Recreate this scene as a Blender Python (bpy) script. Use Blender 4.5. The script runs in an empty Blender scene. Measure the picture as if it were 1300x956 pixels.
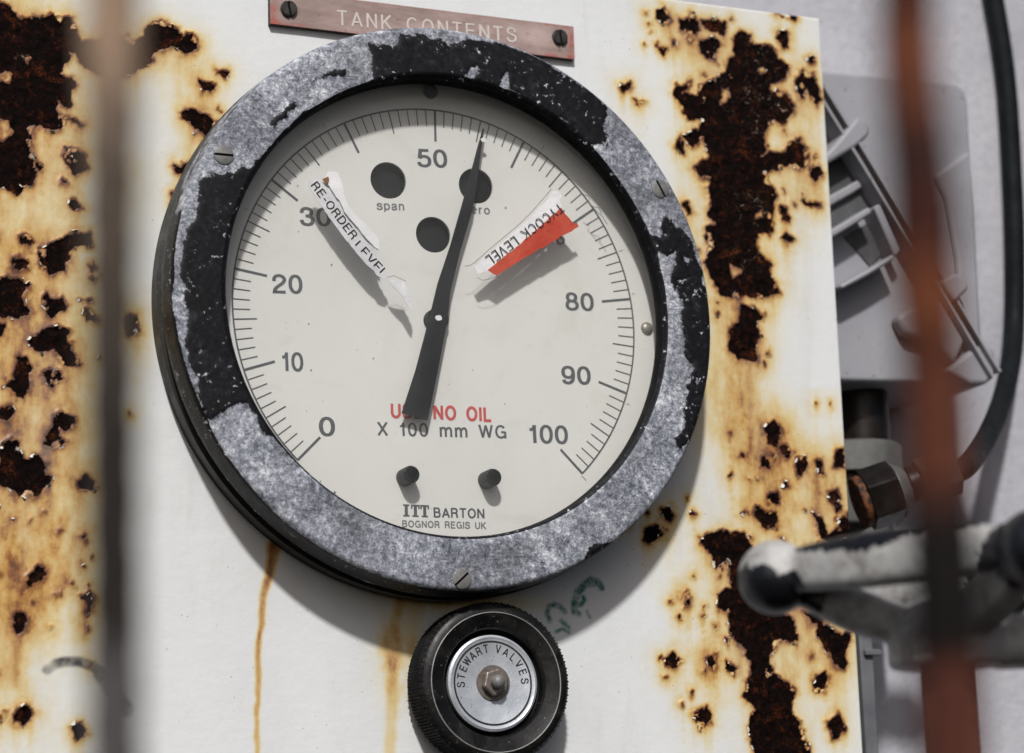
import bpy, bmesh, math, random
import numpy as np
from mathutils import Matrix, Vector, Euler
random.seed(4)

# ---------------------------------------------------------------- camera, sky, sun, exposure
S = bpy.context.scene
COL = S.collection
CAM = np.array([-0.3194, -0.8068, -0.2111])
EUL = (1.7871, 0.0296, -0.4034)
FPX = 3200.0
cd = bpy.data.cameras.new("camera"); cam = bpy.data.objects.new("camera", cd); COL.objects.link(cam)
cam.location = CAM; cam.rotation_euler = EUL
cd.sensor_width = 36; cd.lens = 36 * FPX / 1300
cd.clip_start = 0.02; cd.clip_end = 50
cd.dof.use_dof = True; cd.dof.focus_distance = 0.872; cd.dof.aperture_fstop = 11.0
S.camera = cam
S.view_settings.view_transform = 'Standard'; S.view_settings.look = 'None'
S.view_settings.exposure = 0.12; S.view_settings.gamma = 1

SUNV = Vector((-0.395, -1.0, 0.90)).normalized()
w = bpy.data.worlds.new("World"); S.world = w; w.use_nodes = True
nt = w.node_tree; nt.nodes.clear()
sky = nt.nodes.new('ShaderNodeTexSky'); sky.sky_type = 'NISHITA'; sky.sun_disc = False
sky.sun_elevation = math.asin(SUNV.z); sky.sun_rotation = math.atan2(SUNV.x, SUNV.y) % (2*math.pi)
sky.dust_density = 3.0; sky.ozone_density = 0.6; sky.air_density = 0.7
bg = nt.nodes.new('ShaderNodeBackground'); bg.inputs[1].default_value = 0.055
wo = nt.nodes.new('ShaderNodeOutputWorld')
nt.links.new(sky.outputs[0], bg.inputs[0]); nt.links.new(bg.outputs[0], wo.inputs[0])
sd = bpy.data.lights.new("sun", 'SUN'); sd.energy = 3.0; sd.angle = math.radians(3.4); sd.color = (1.0, 0.985, 0.965)
sun = bpy.data.objects.new("sun", sd); COL.objects.link(sun); sun.location = SUNV * 3
sun.rotation_euler = SUNV.to_track_quat('Z', 'Y').to_euler()

# ---------------------------------------------------------------- measuring: photograph pixel -> point on the plane y = Y
ROT = np.array(Euler(EUL, 'XYZ').to_matrix())
def at(x, y, Y=0.0):
    d = ROT @ np.array([(x-650)/FPX, -(y-478)/FPX, -1.0])
    return CAM + (Y-CAM[1])/d[1]*d
def at_depth(x, y, dist):
    d = ROT @ np.array([(x-650)/FPX, -(y-478)/FPX, -1.0])
    return CAM + dist*d
def plane_pts(pts, Y=0.0):
    return np.array([[p[0], p[2]] for p in (at(x, y, Y) for x, y in pts)])

# ---------------------------------------------------------------- numpy noise and signed distance
def vnoise(x, y, seed=0):
    xi = np.floor(x).astype(np.int64); yi = np.floor(y).astype(np.int64)
    fx = x-xi; fy = y-yi; fx = fx*fx*(3-2*fx); fy = fy*fy*(3-2*fy)
    def h(a, b):
        n = (a*374761393 + b*668265263 + seed*974634777) & 0xffffffff
        n = ((n ^ (n >> 13))*1274126177) & 0xffffffff
        return ((n ^ (n >> 16)) & 0xffff)/65535.0
    return (h(xi, yi)*(1-fx)+h(xi+1, yi)*fx)*(1-fy)+(h(xi, yi+1)*(1-fx)+h(xi+1, yi+1)*fx)*fy
def fbm(x, y, oct=4, seed=0):
    s = 0; a = 0.5; t = 0
    for i in range(oct):
        s = s+a*vnoise(x*2**i, y*2**i, seed+i*17); t += a; a *= 0.55
    return s/t-0.5
def sdf(P, poly, pad=0.03):
    """signed distance (negative inside) of points P (n,2) to polygon; 1 far away"""
    out = np.full(len(P), pad)
    lo = poly.min(0)-pad; hi = poly.max(0)+pad
    m = np.where((P[:, 0] > lo[0]) & (P[:, 0] < hi[0]) & (P[:, 1] > lo[1]) & (P[:, 1] < hi[1]))[0]
    if not len(m): return out
    q = P[m]; d2 = np.full(len(m), 1e9); ins = np.zeros(len(m), bool)
    n = len(poly)
    for i in range(n):
        a = poly[i]; b = poly[(i+1) % n]; e = b-a
        v = q-a; t = np.clip((v@e)/(e@e+1e-15), 0, 1)
        d2 = np.minimum(d2, ((v-t[:, None]*e)**2).sum(1))
        c = (a[1] > q[:, 1]) != (b[1] > q[:, 1])
        with np.errstate(divide='ignore', invalid='ignore'):
            xx = a[0]+(q[:, 1]-a[1])*e[0]/(e[1] if e[1] != 0 else 1e-12)
        ins ^= c & (q[:, 0] < xx)
    d = np.sqrt(d2); d[ins] *= -1
    out[m] = np.minimum(d, pad)
    return out

# ---------------------------------------------------------------- node helpers
class NT:
    def __init__(s, name):
        s.m = bpy.data.materials.new(name); s.m.use_nodes = True; s.t = s.m.node_tree; s.t.nodes.clear()
        s.out = s.t.nodes.new('ShaderNodeOutputMaterial'); s.p = s.n('ShaderNodeBsdfPrincipled')
        s.l(s.p.outputs[0], s.out.inputs[0]); s.tc = s.n('ShaderNodeTexCoord')
    def n(s, k): return s.t.nodes.new(k)
    def l(s, a, b): s.t.links.new(a, b)
    def put(s, sock, v):
        if isinstance(v, bpy.types.NodeSocket): s.l(v, sock)
        elif isinstance(v, (tuple, list)) and len(v) == 3 and sock.type == 'RGBA': sock.default_value = (*v, 1)
        else: sock.default_value = v
    def noise(s, scale, detail=4, rough=0.55, dist=0.0, stretch=None, col=False):
        n = s.n('ShaderNodeTexNoise'); n.inputs['Scale'].default_value = scale; n.inputs['Detail'].default_value = detail
        n.inputs['Roughness'].default_value = rough; n.inputs['Distortion'].default_value = dist
        src = s.tc.outputs['Object']
        if stretch:
            mp = s.n('ShaderNodeMapping'); mp.inputs['Scale'].default_value = stretch; s.l(src, mp.inputs[0]); src = mp.outputs[0]
        s.l(src, n.inputs['Vector']); return n.outputs[1 if col else 0]
    def voro(s, scale, feature='F1', out=0):
        n = s.n('ShaderNodeTexVoronoi'); n.feature = feature; n.inputs['Scale'].default_value = scale
        s.l(s.tc.outputs['Object'], n.inputs['Vector']); return n.outputs[out]
    def attr(s, name):
        n = s.n('ShaderNodeAttribute'); n.attribute_name = name; return n.outputs['Fac']
    def math(s, op, a, b=0.0, c=None, clamp=False):
        n = s.n('ShaderNodeMath'); n.operation = op; n.use_clamp = clamp
        s.put(n.inputs[0], a); s.put(n.inputs[1], b)
        if c is not None: s.put(n.inputs[2], c)
        return n.outputs[0]
    def rng(s, v, a, b, c=0.0, d=1.0, smooth=False):
        n = s.n('ShaderNodeMapRange'); n.clamp = True
        if smooth: n.interpolation_type = 'SMOOTHSTEP'
        s.put(n.inputs[0], v)
        for i, q in enumerate((a, b, c, d)): s.put(n.inputs[i+1], q)
        return n.outputs[0]
    def ramp(s, v, stops):
        n = s.n('ShaderNodeValToRGB'); e = n.color_ramp.elements
        while len(e) < len(stops): e.new(0.5)
        for el, (p, c) in zip(e, stops): el.position = p; el.color = (*c, 1)
        s.put(n.inputs[0], v); return n.outputs[0]
    def mix(s, f, a, b, mode='MIX'):
        n = s.n('ShaderNodeMix'); n.data_type = 'RGBA'; n.blend_type = mode
        s.put(n.inputs[0], f); s.put(n.inputs[6], a); s.put(n.inputs[7], b); return n.outputs[2]
    def bump(s, h, strength=0.3, dist=0.001, chain=None):
        n = s.n('ShaderNodeBump'); n.inputs['Strength'].default_value = strength; n.inputs['Distance'].default_value = dist
        s.l(h, n.inputs['Height'])
        if chain: s.l(chain, n.inputs['Normal'])
        return n.outputs[0]
    def set(s, **k):
        names = dict(base='Base Color', rough='Roughness', metal='Metallic', normal='Normal', spec='Specular IOR Level', coat='Coat Weight')
        for a, v in k.items(): s.put(s.p.inputs[names[a]], v)
        return s.m

def paint_mat(name, c1, c2, scale=60, rough=0.5, metal=0.0, bump=0.15, bscale=900, spec=0.4, speck=None, amt=0.5):
    t = NT(name)
    f = t.rng(t.noise(scale, 6, 0.6), 0.5-amt*0.4, 0.5+amt*0.4)
    c = t.mix(f, c1, c2)
    if speck:
        g = t.rng(t.noise(scale*9, 3, 0.7), 0.66, 0.70); c = t.mix(g, c, speck)
    r = t.rng(t.noise(scale*2.3, 3), 0.3, 0.7, max(rough-0.1, 0.02), min(rough+0.12, 1))
    return t.set(base=c, rough=r, metal=metal, spec=spec, normal=t.bump(t.noise(bscale, 4, 0.6), bump, 0.0006))

# ---------------------------------------------------------------- object helpers
def root(name, label, cat, loc, group=None):
    o = bpy.data.objects.new(name, None); COL.objects.link(o); o.location = Vector(loc)
    o.empty_display_size = 0.01
    o['label'] = label; o['category'] = cat
    if group: o['group'] = group
    return o
def world_loc(o):
    v = Vector((0, 0, 0))
    while o: v += Vector(o.location); o = o.parent
    return v
def mesh_obj(name, verts, faces, mat, parent=None, smooth=True, loc=None, auto=35):
    me = bpy.data.meshes.new(name)
    base = world_loc(parent) if parent else Vector((0, 0, 0))
    l = Vector(loc) if loc is not None else base
    vs = np.asarray(verts, float)-np.array(l)
    me.from_pydata(vs.tolist(), [], faces); me.update()
    return finish(name, me, mat, parent, smooth, l-base, auto)
def finish(name, me, mat, parent, smooth, loc, auto=35):
    if mat: me.materials.append(mat)
    if smooth:
        me.polygons.foreach_set('use_smooth', [True]*len(me.polygons))
        if auto: me.set_sharp_from_angle(angle=math.radians(auto))
    o = bpy.data.objects.new(name, me); COL.objects.link(o); o.location = loc
    if parent: o.parent = parent
    return o
def label(o, l): o['label'] = l; return o
class MB:
    """collects vertices and faces in world coordinates"""
    def __init__(s): s.v = []; s.f = []
    def add(s, v, f):
        b = len(s.v); s.v += [tuple(p) for p in v]; s.f += [tuple(i+b for i in q) for q in f]
    def obj(s, name, mat, parent=None, **k): return mesh_obj(name, s.v, s.f, mat, parent, **k)
    def box(s, c, h, R=None):
        c = np.array(c); vs = []
        for z in (-1, 1):
            for y in (-1, 1):
                for x in (-1, 1):
                    p = np.array([x*h[0], y*h[1], z*h[2]])
                    vs.append(c+(R@p if R is not None else p))
        s.add(vs, [(0, 2, 3, 1), (4, 5, 7, 6), (0, 1, 5, 4), (2, 6, 7, 3), (0, 4, 6, 2), (1, 3, 7, 5)])
    def lathe(s, prof, c=(0, 0, 0), axis=None, n=96, close=False):
        """prof = (radius, height along axis); axis = unit vector out of the base"""
        ax = Vector(axis if axis is not None else (0, -1, 0)).normalized()
        u = ax.orthogonal().normalized() if abs(ax.y) < 0.99 else Vector((1, 0, 0))
        v = ax.cross(u); c = Vector(c); vs = []; fs = []
        for r, h in prof:
            for i in range(n):
                a = 2*math.pi*i/n; vs.append(c+ax*h+(u*math.cos(a)+v*math.sin(a))*r)
        m = len(prof)
        for k in range(m if close else m-1):
            k2 = (k+1) % m
            for i in range(n):
                j = (i+1) % n; fs.append((k*n+i, k*n+j, k2*n+j, k2*n+i))
        s.add(vs, fs)
    def disc_cap(s, r, h, c=(0, 0, 0), axis=(0, -1, 0), n=48):
        s.lathe([(r, h), (0.0, h)], c, axis, n)
    def prism(s, pts, y0, y1):
        """pts (x,z) polygon extruded from y0 (back) to y1 (front)"""
        n = len(pts); vs = [(x, y0, z) for x, z in pts]+[(x, y1, z) for x, z in pts]
        area = sum(pts[i][0]*pts[(i+1) % n][1]-pts[(i+1) % n][0]*pts[i][1] for i in range(n))
        fs = [tuple(range(n, 2*n)), tuple(reversed(range(n)))]
        fs += [(i, (i+1) % n, n+(i+1) % n, n+i) for i in range(n)]
        if area < 0: fs = [tuple(reversed(f)) for f in fs]
        s.add(vs, fs)
    def tube(s, path, rad, n=16, jitter=None, caps=True, squash=None):
        P = [Vector(p) for p in path]; m = len(P); vs = []; fs = []
        up = Vector((0, -1, 0.13)).normalized()
        for k in range(m):
            t = (P[min(k+1, m-1)]-P[max(k-1, 0)]).normalized()
            a = t.cross(up).normalized(); b = a.cross(t).normalized()
            r = rad[k] if hasattr(rad, '__len__') else rad
            for i in range(n):
                th = 2*math.pi*i/n; q = r*(jitter(k, i) if jitter else 1)
                ca, sa = math.cos(th), math.sin(th)
                if squash: ca = math.copysign(abs(ca)**squash, ca); sa = math.copysign(abs(sa)**squash, sa)
                vs.append(P[k]+a*q*ca+b*q*sa)
        for k in range(m-1):
            for i in range(n):
                j = (i+1) % n; fs.append((k*n+i, k*n+j, (k+1)*n+j, (k+1)*n+i))
        if caps:
            fs.append(tuple(reversed(range(n)))); fs.append(tuple(range((m-1)*n, m*n)))
        s.add(vs, fs)
def bevel(o, wd, seg=2, ang=30):
    b = o.modifiers.new('bevel', 'BEVEL'); b.width = wd; b.segments = seg; b.limit_method = 'ANGLE'; b.angle_limit = math.radians(ang)
    return o
def smooth_path(pts, n=8):
    P = [np.array(p, float) for p in pts]; out = []
    for i in range(len(P)-1):
        p0 = P[max(i-1, 0)]; p1 = P[i]; p2 = P[i+1]; p3 = P[min(i+2, len(P)-1)]
        for k in range(n):
            t = k/n
            out.append(0.5*((2*p1)+(-p0+p2)*t+(2*p0-5*p1+4*p2-p3)*t*t+(-p0+3*p1-3*p2+p3)*t**3))
    out.append(P[-1]); return out

# lettering: monoline strokes in the manner of a plain grotesque, laid as flat ink on a plane facing -Y
def _el(cx, cy, rx, ry, a0=0, a1=360, n=28, p=0.90):
    o = []
    for i in range(n+1):
        a = math.radians(a0+(a1-a0)*i/n); c, q = math.cos(a), math.sin(a)
        o.append((cx+rx*math.copysign(abs(c)**p, c), cy+ry*math.copysign(abs(q)**p, q)))
    return o
def _sm(pts): return [tuple(p) for p in smooth_path([np.array(p) for p in pts], 5)]
def _bowl(x0, x1, r, y0, y1): cy = (y0+y1)/2; return [(x0, y1), (x1, y1)]+_el(x1, cy, r, (y1-y0)/2, 85, -85, 14)+[(x1, y0), (x0, y0)]
_S = [(.56,.70),(.53,.84),(.44,.93),(.30,.955),(.16,.92),(.07,.82),(.07,.69),(.15,.60),(.31,.54),(.48,.47),(.57,.38),(.58,.25),(.51,.12),(.38,.055),(.26,.045),(.12,.10),(.05,.20),(.04,.31)]
G_ = {'0': (.56, [_el(.28,.5,.225,.45)]), '1': (.38, [_sm([(.04,.725),(.14,.75),(.22,.82),(.255,.96)]), [(.26,.99),(.26,0)]]),
 '2': (.56, [_sm([(.055,.64),(.07,.80),(.16,.92),(.29,.95),(.42,.90),(.495,.78),(.48,.64),(.38,.50),(.20,.34),(.09,.20),(.055,.05)])+[(.53,.05)]]),
 '3': (.56, [_sm([(.06,.70),(.09,.84),(.17,.93),(.28,.95),(.40,.91),(.47,.80),(.45,.64),(.36,.55),(.22,.535)]), _sm([(.25,.535),(.40,.50),(.49,.40),(.505,.27),(.46,.13),(.36,.06),(.26,.05),(.14,.09),(.07,.18),(.05,.31)])]),
 '5': (.56, [[(.49,.945),(.145,.945),(.085,.49)]+_sm([(.085,.49),(.17,.58),(.28,.605),(.41,.57),(.49,.46),(.505,.32),(.47,.16),(.37,.07),(.27,.05),(.15,.08),(.07,.16),(.05,.27)])[1:]]),
 '8': (.56, [_el(.28,.735,.185,.215), _el(.28,.29,.225,.24)]), '9': (.56, [_el(.28,.655,.22,.295), _sm([(.50,.66),(.505,.50),(.48,.27),(.41,.12),(.30,.05),(.18,.06),(.10,.13),(.07,.23)])]),
 'A': (.68, [[(.03,0),(.34,.96),(.65,0)],[(.14,.31),(.54,.31)]]), 'B': (.64, [[(.06,.05)]+_bowl(.06,.36,.17,.53,.95)[0:-1]+[(.06,.53)], _bowl(.06,.38,.19,.05,.53), [(.06,0),(.06,.99)]]),
 'C': (.72, [_el(.37,.5,.31,.45,38,322,p=1)]), 'D': (.70, [[(.06,.0),(.06,.95)]+_bowl(.06,.30,.33,.05,.95)]), 'E': (.60, [[(.58,.95),(.06,.95),(.06,.05),(.59,.05)],[(.06,.52),(.54,.52)]]),
 'G': (.75, [_el(.37,.5,.31,.45,40,300,p=1)+[(.62,.12),(.68,.24)],[(.40,.47),(.68,.47)],[(.68,.51),(.68,0)]]), 'I': (.12, [[(.06,1),(.06,0)]]), 'K': (.66, [[(.06,0),(.06,1)],[(.60,1),(.07,.38)],[(.24,.56),(.64,0)]]),
 'L': (.55, [[(.06,1),(.06,.05),(.54,.05)]]), 'N': (.66, [[(.06,0),(.06,1)],[(.06,.97),(.60,.03)],[(.60,0),(.60,1)]]), 'O': (.76, [_el(.38,.5,.32,.45,p=1)]), 'Q': (.76, [_el(.38,.5,.32,.45,p=1)]),
 'R': (.66, [_bowl(.06,.38,.18,.50,.95), [(.06,0),(.06,.99)], _sm([(.36,.50),(.50,.44),(.55,.32),(.56,.12),(.61,0)])]), 'S': (.63, [_sm(_S)]), 'T': (.62, [[(0,.95),(.62,.95)],[(.31,.95),(.31,0)]]),
 'U': (.66, [[(.06,1)]+_el(.33,.36,.27,.315,180,360,14,1)+[(.60,1)]]), 'V': (.66, [[(.03,1),(.33,.03),(.63,1)]]), 'W': (.92, [[(.03,1),(.245,.03),(.46,.97),(.675,.03),(.89,1)]]), 'X': (.64, [[(.03,0),(.61,1)],[(.03,1),(.61,0)]]),
 'Y': (.64, [[(.03,1),(.32,.42),(.61,1)],[(.32,.44),(.32,0)]]), '-': (.34, [[(.02,.38),(.32,.38)]]),
 's': (.50, [[(x*.80, y*.74) for x, y in _sm(_S)]]), 'p': (.56, [[(.06,.74),(.06,-.22)], _el(.29,.37,.22,.325,p=1)]), 'a': (.54, [_sm([(.07,.52),(.12,.64),(.25,.695),(.38,.66),(.44,.55)])+[(.44,.12),(.50,.04)], _sm([(.44,.42),(.28,.385),(.11,.32),(.055,.19),(.11,.08),(.23,.045),(.37,.11),(.44,.25)])]),
 'n': (.52, [[(.06,0),(.06,.74)], _sm([(.06,.46),(.13,.62),(.26,.695),(.39,.65),(.45,.50)])+[(.45,0)]]), 'm': (.84, [[(.06,0),(.06,.74)], _sm([(.06,.46),(.12,.62),(.23,.695),(.34,.66),(.40,.50)])+[(.40,0)], _sm([(.40,.46),(.48,.62),(.60,.695),(.71,.66),(.77,.50)])+[(.77,0)]]),
 'z': (.48, [[(.04,.69),(.42,.69),(.05,.05),(.44,.05)]]), 'e': (.54, [[(.06,.40),(.48,.40)], _el(.27,.37,.215,.325,6,318,p=1)]), 'r': (.34, [[(.06,0),(.06,.74)], _sm([(.06,.42),(.12,.60),(.20,.67),(.32,.68)])]), 'o': (.54, [_el(.27,.37,.215,.325,p=1)]), ' ': (.42, [])}
def stroke_word(body, t=0.12, gap=0.17, clip=None):
    """returns list of (quads) in em units, and the total width"""
    out = []; cur = 0.0; k = 0
    for ch in body:
        wd, sts = G_[ch]
        for st in sts:
            pts = [np.array(p, float) for p in st]
            if clip is not None:
                q = []
                for i in range(len(pts)-1):
                    a, b = pts[i], pts[i+1]
                    if a[1] < clip and b[1] < clip: continue
                    if a[1] < clip: a = b+(a-b)*(b[1]-clip)/(b[1]-a[1])
                    elif b[1] < clip: b = a+(b-a)*(a[1]-clip)/(a[1]-b[1])
                    q.append([a, b])
                runs = []
                for a, b in q:
                    if runs and np.allclose(runs[-1][-1], a): runs[-1].append(b)
                    else: runs.append([a, b])
            else:
                runs = [[pts[0]]]            # break the stroke at acute corners so its width stays even
                for i in range(1, len(pts)):
                    runs[-1].append(pts[i])
                    if i < len(pts)-1:
                        a, b = pts[i]-pts[i-1], pts[i+1]-pts[i]
                        if a@b < -0.3*np.linalg.norm(a)*np.linalg.norm(b): runs.append([pts[i]])
            for P in runs:
                closed = np.allclose(P[0], P[-1]) and len(P) > 4
                Q = [P[0]]
                for p in P[1:]:
                    if np.linalg.norm(p-Q[-1]) > 1e-4: Q.append(p)
                n = len(Q); L = []; R = []
                for i in range(n):
                    a = Q[i-1] if i > 0 else (Q[-2] if closed else None); b = Q[i+1] if i < n-1 else (Q[1] if closed else None)
                    d1 = (Q[i]-a)/np.linalg.norm(Q[i]-a) if a is not None else None; d2 = (b-Q[i])/np.linalg.norm(b-Q[i]) if b is not None else None
                    if d1 is None: d1 = d2
                    if d2 is None: d2 = d1
                    n1 = np.array([-d1[1], d1[0]]); n2 = np.array([-d2[1], d2[0]]); mm = n1+n2; mm /= max(np.linalg.norm(mm), 1e-6)
                    mm = mm*(t/2)/max(mm@n1, 0.42); L.append(Q[i]+mm+[cur, 0]); R.append(Q[i]-mm+[cur, 0])
                out.append((L, R, k)); k += 1
        cur += wd+gap
    return out, cur-gap
def ink_mesh(name, strips, M2, Y, mat, parent):
    """M2 maps em coordinates to (x, z)"""
    V = []; F = []
    for L, R, k in strips:
        b = len(V); y = Y-0.000003*(k % 6)
        for l, r in zip(L, R):
            p, q = M2(l), M2(r); V += [(p[0], y, p[1]), (q[0], y, q[1])]
        F += [(b+2*i, b+2*i+1, b+2*i+3, b+2*i+2) for i in range(len(L)-1)]
    return mesh_obj(name, V, F, mat, parent, smooth=False)
def text_on(name, body, p0, p1, caph, Y, mat, parent, t=0.12, gap=0.17, clip=None):
    st, wd = stroke_word(body, t, gap, clip)
    A = at(*p0, Y); B = at(*p1, Y); A = np.array([A[0], A[2]]); B = np.array([B[0], B[2]])
    L = np.linalg.norm(B-A); e = (B-A)/L; u = np.array([-e[1], e[0]])
    return ink_mesh(name, st, lambda p: A+e*p[0]*L/wd+u*p[1]*caph, Y, mat, parent)

def screw(name, c, r, h, ang, mat, parent, tilt=None, lab=None, slotw=0.16, depth=0.45, dome=0.12):
    """slotted cheese-head screw facing -Y, its slot cut into the head as real geometry"""
    c = np.array(c); m = MB(); n = 28; sw = r*slotw; ca, sa = math.cos(ang), math.sin(ang)
    def W(x, z, hh): return (c[0]+x*ca-z*sa, c[1]-hh, c[2]+x*sa+z*ca)
    for sgn in (1, -1):
        a0 = math.asin(sw/r); arc = [a0+(math.pi-2*a0)*i/n for i in range(n+1)]
        rim = [(r*math.cos(a), sgn*r*math.sin(a)) for a in arc]
        top = [(0.86*x, max(0.86*abs(z), sw)*sgn) for x, z in rim]
        mid = [(x*0.0, sw*sgn) for x, z in rim]
        vs = [W(x, z, 0) for x, z in rim]+[W(x, z, h*0.78) for x, z in rim]+[W(x, z, h) for x, z in top]
        k = n+1; fs = []
        for i in range(n):
            fs += [(i, i+1, k+i+1, k+i), (k+i, k+i+1, 2*k+i+1, 2*k+i)]
        fs.append(tuple(range(2*k, 3*k)))
        fs.append((0, k, 2*k, 3*k-1, 2*k-1, k-1))
        if sgn > 0: fs = [tuple(reversed(q)) for q in fs]
        m.add(vs, fs)
    q = r*0.98
    ring = [W(q*math.cos(2*math.pi*i/n), q*math.sin(2*math.pi*i/n), h*(1-depth)) for i in range(n)]
    m.add(ring, [tuple(range(n))])
    o = m.obj(name, mat, parent, loc=tuple(c), auto=30)
    o.data.materials.append(M['slot']); o.data.polygons[len(o.data.polygons)-1].material_index = 1
    return o

# ================================================================ MATERIALS
def rusty_panel_mat():
    t = NT("chipped_white_paint_over_rust")
    d = t.attr('rust_d')          # millimetres, negative in the rust
    stain = t.attr('stain')
    n1 = t.noise(700, 5, 0.65); n2 = t.noise(2600, 3, 0.6)
    dd = t.math('ADD', d, t.math('MULTIPLY', t.math('SUBTRACT', n1, 0.5), 1.5))
    dd = t.math('ADD', dd, t.math('MULTIPLY', t.math('SUBTRACT', n2, 0.5), 0.35))
    f = t.rng(dd, 0.10, -0.14)
    # paint
    st = t.math('MULTIPLY', stain, t.rng(t.noise(150, 6, 0.65, 0.3, (1, 1, 0.35)), 0.25, 0.75, 0.62, 1.25))
    st = t.math('ADD', st, t.math('MULTIPLY', t.rng(t.noise(420, 5, 0.7), 0.42, 0.75), t.math('MULTIPLY', stain, 0.22)))
    paint = t.ramp(st, [(0.0, (0.725, 0.745, 0.755)), (0.15, (0.72, 0.70, 0.61)), (0.40, (0.68, 0.535, 0.255)), (0.64, (0.55, 0.315, 0.080)),
                        (0.84, (0.28, 0.100, 0.018)), (1.0, (0.08, 0.022, 0.007))])
    dirt = t.rng(t.noise(28, 6, 0.6, 0, (1, 1, 0.5)), 0.30, 0.72)
    paint = t.mix(t.math('MULTIPLY', dirt, 0.22), paint, (0.46, 0.44, 0.40))
    speck = t.rng(t.voro(310), 0.085, 0.05); gate = t.rng(t.noise(120, 2), 0.49, 0.57)
    paint = t.mix(t.math('MULTIPLY', t.math('MULTIPLY', speck, gate), 0.75), paint, (0.10, 0.08, 0.06))
    pin = t.rng(t.noise(1500, 2, 0.5), 0.70, 0.76)
    paint = t.mix(t.math('MULTIPLY', pin, 0.45), paint, (0.28, 0.22, 0.15))
    vg = t.rng(t.noise(55, 6, 0.7, 0.4, (1, 1, 0.16)), 0.56, 0.74); paint = t.mix(t.math('MULTIPLY', vg, 0.25), paint, (0.42, 0.37, 0.29))
    g = t.attr('green_mark'); gm = t.math('MULTIPLY', g, t.rng(t.noise(420, 5, 0.7), 0.34, 0.58, 0.35, 1.0))
    paint = t.mix(gm, paint, (0.012, 0.15, 0.125))
    b = t.attr('smudge'); paint = t.mix(t.math('MULTIPLY', b, t.rng(t.noise(260, 4), 0.2, 0.55, 0.7, 1)), paint, (0.05, 0.045, 0.045))
    # rust
    r1 = t.noise(420, 8, 0.72, 0.4); r2 = t.noise(1300, 5, 0.7)
    rust = t.ramp(r1, [(0.0, (0.0010, 0.0004, 0.0004)), (0.50, (0.0028, 0.0008, 0.0006)), (0.60, (0.013, 0.0028, 0.0012)), (0.68, (0.075, 0.016, 0.004)), (0.80, (0.28, 0.085, 0.020))])
    sp = t.rng(r2, 0.60, 0.72); rust = t.mix(t.math('MULTIPLY', sp, 0.30), rust, (0.11, 0.026, 0.007))
    fl = t.math('MULTIPLY', t.attr('flake'), t.rng(t.noise(330, 7, 0.8, 1.2), 0.58, 0.64))
    patch = t.rng(t.noise(110, 6, 0.7, 0.5), 0.54, 0.66); rust = t.mix(t.math('MULTIPLY', t.math('MULTIPLY', patch, t.rng(r2, 0.44, 0.60)), 0.75), rust, (0.14, 0.034, 0.008))
    rust = t.mix(fl, rust, (0.42, 0.32, 0.22))
    col = t.mix(f, paint, rust)
    rim = t.math('MULTIPLY', t.rng(dd, 0.75, 0.1), t.rng(dd, -0.02, 0.10)); col = t.mix(t.math('MULTIPLY', rim, 0.6), col, (0.13, 0.038, 0.010))
    h = t.math('ADD', t.math('MULTIPLY', t.math('SUBTRACT', 1.0, f), 0.55), t.math('MULTIPLY', f, t.math('ADD', t.math('MULTIPLY', r1, 1.6), t.math('MULTIPLY', r2, 0.8))))
    bp = t.bump(h, 0.75, 0.0007)
    bp = t.bump(t.math('ADD', t.noise(240, 6, 0.65), t.math('MULTIPLY', t.noise(60, 2, 0.5, 0, (1, 1, 4)), 0.25)), 0.24, 0.0008, bp)
    rgh = t.mix(f, t.rng(t.noise(90, 3), 0.3, 0.7, 0.36, 0.55), t.rng(r2, 0.3, 0.7, 0.42, 0.9))
    return t.set(base=col, rough=rgh, normal=bp, spec=t.math('SUBTRACT', 0.34, t.math('MULTIPLY', f, 0.27)))
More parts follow.
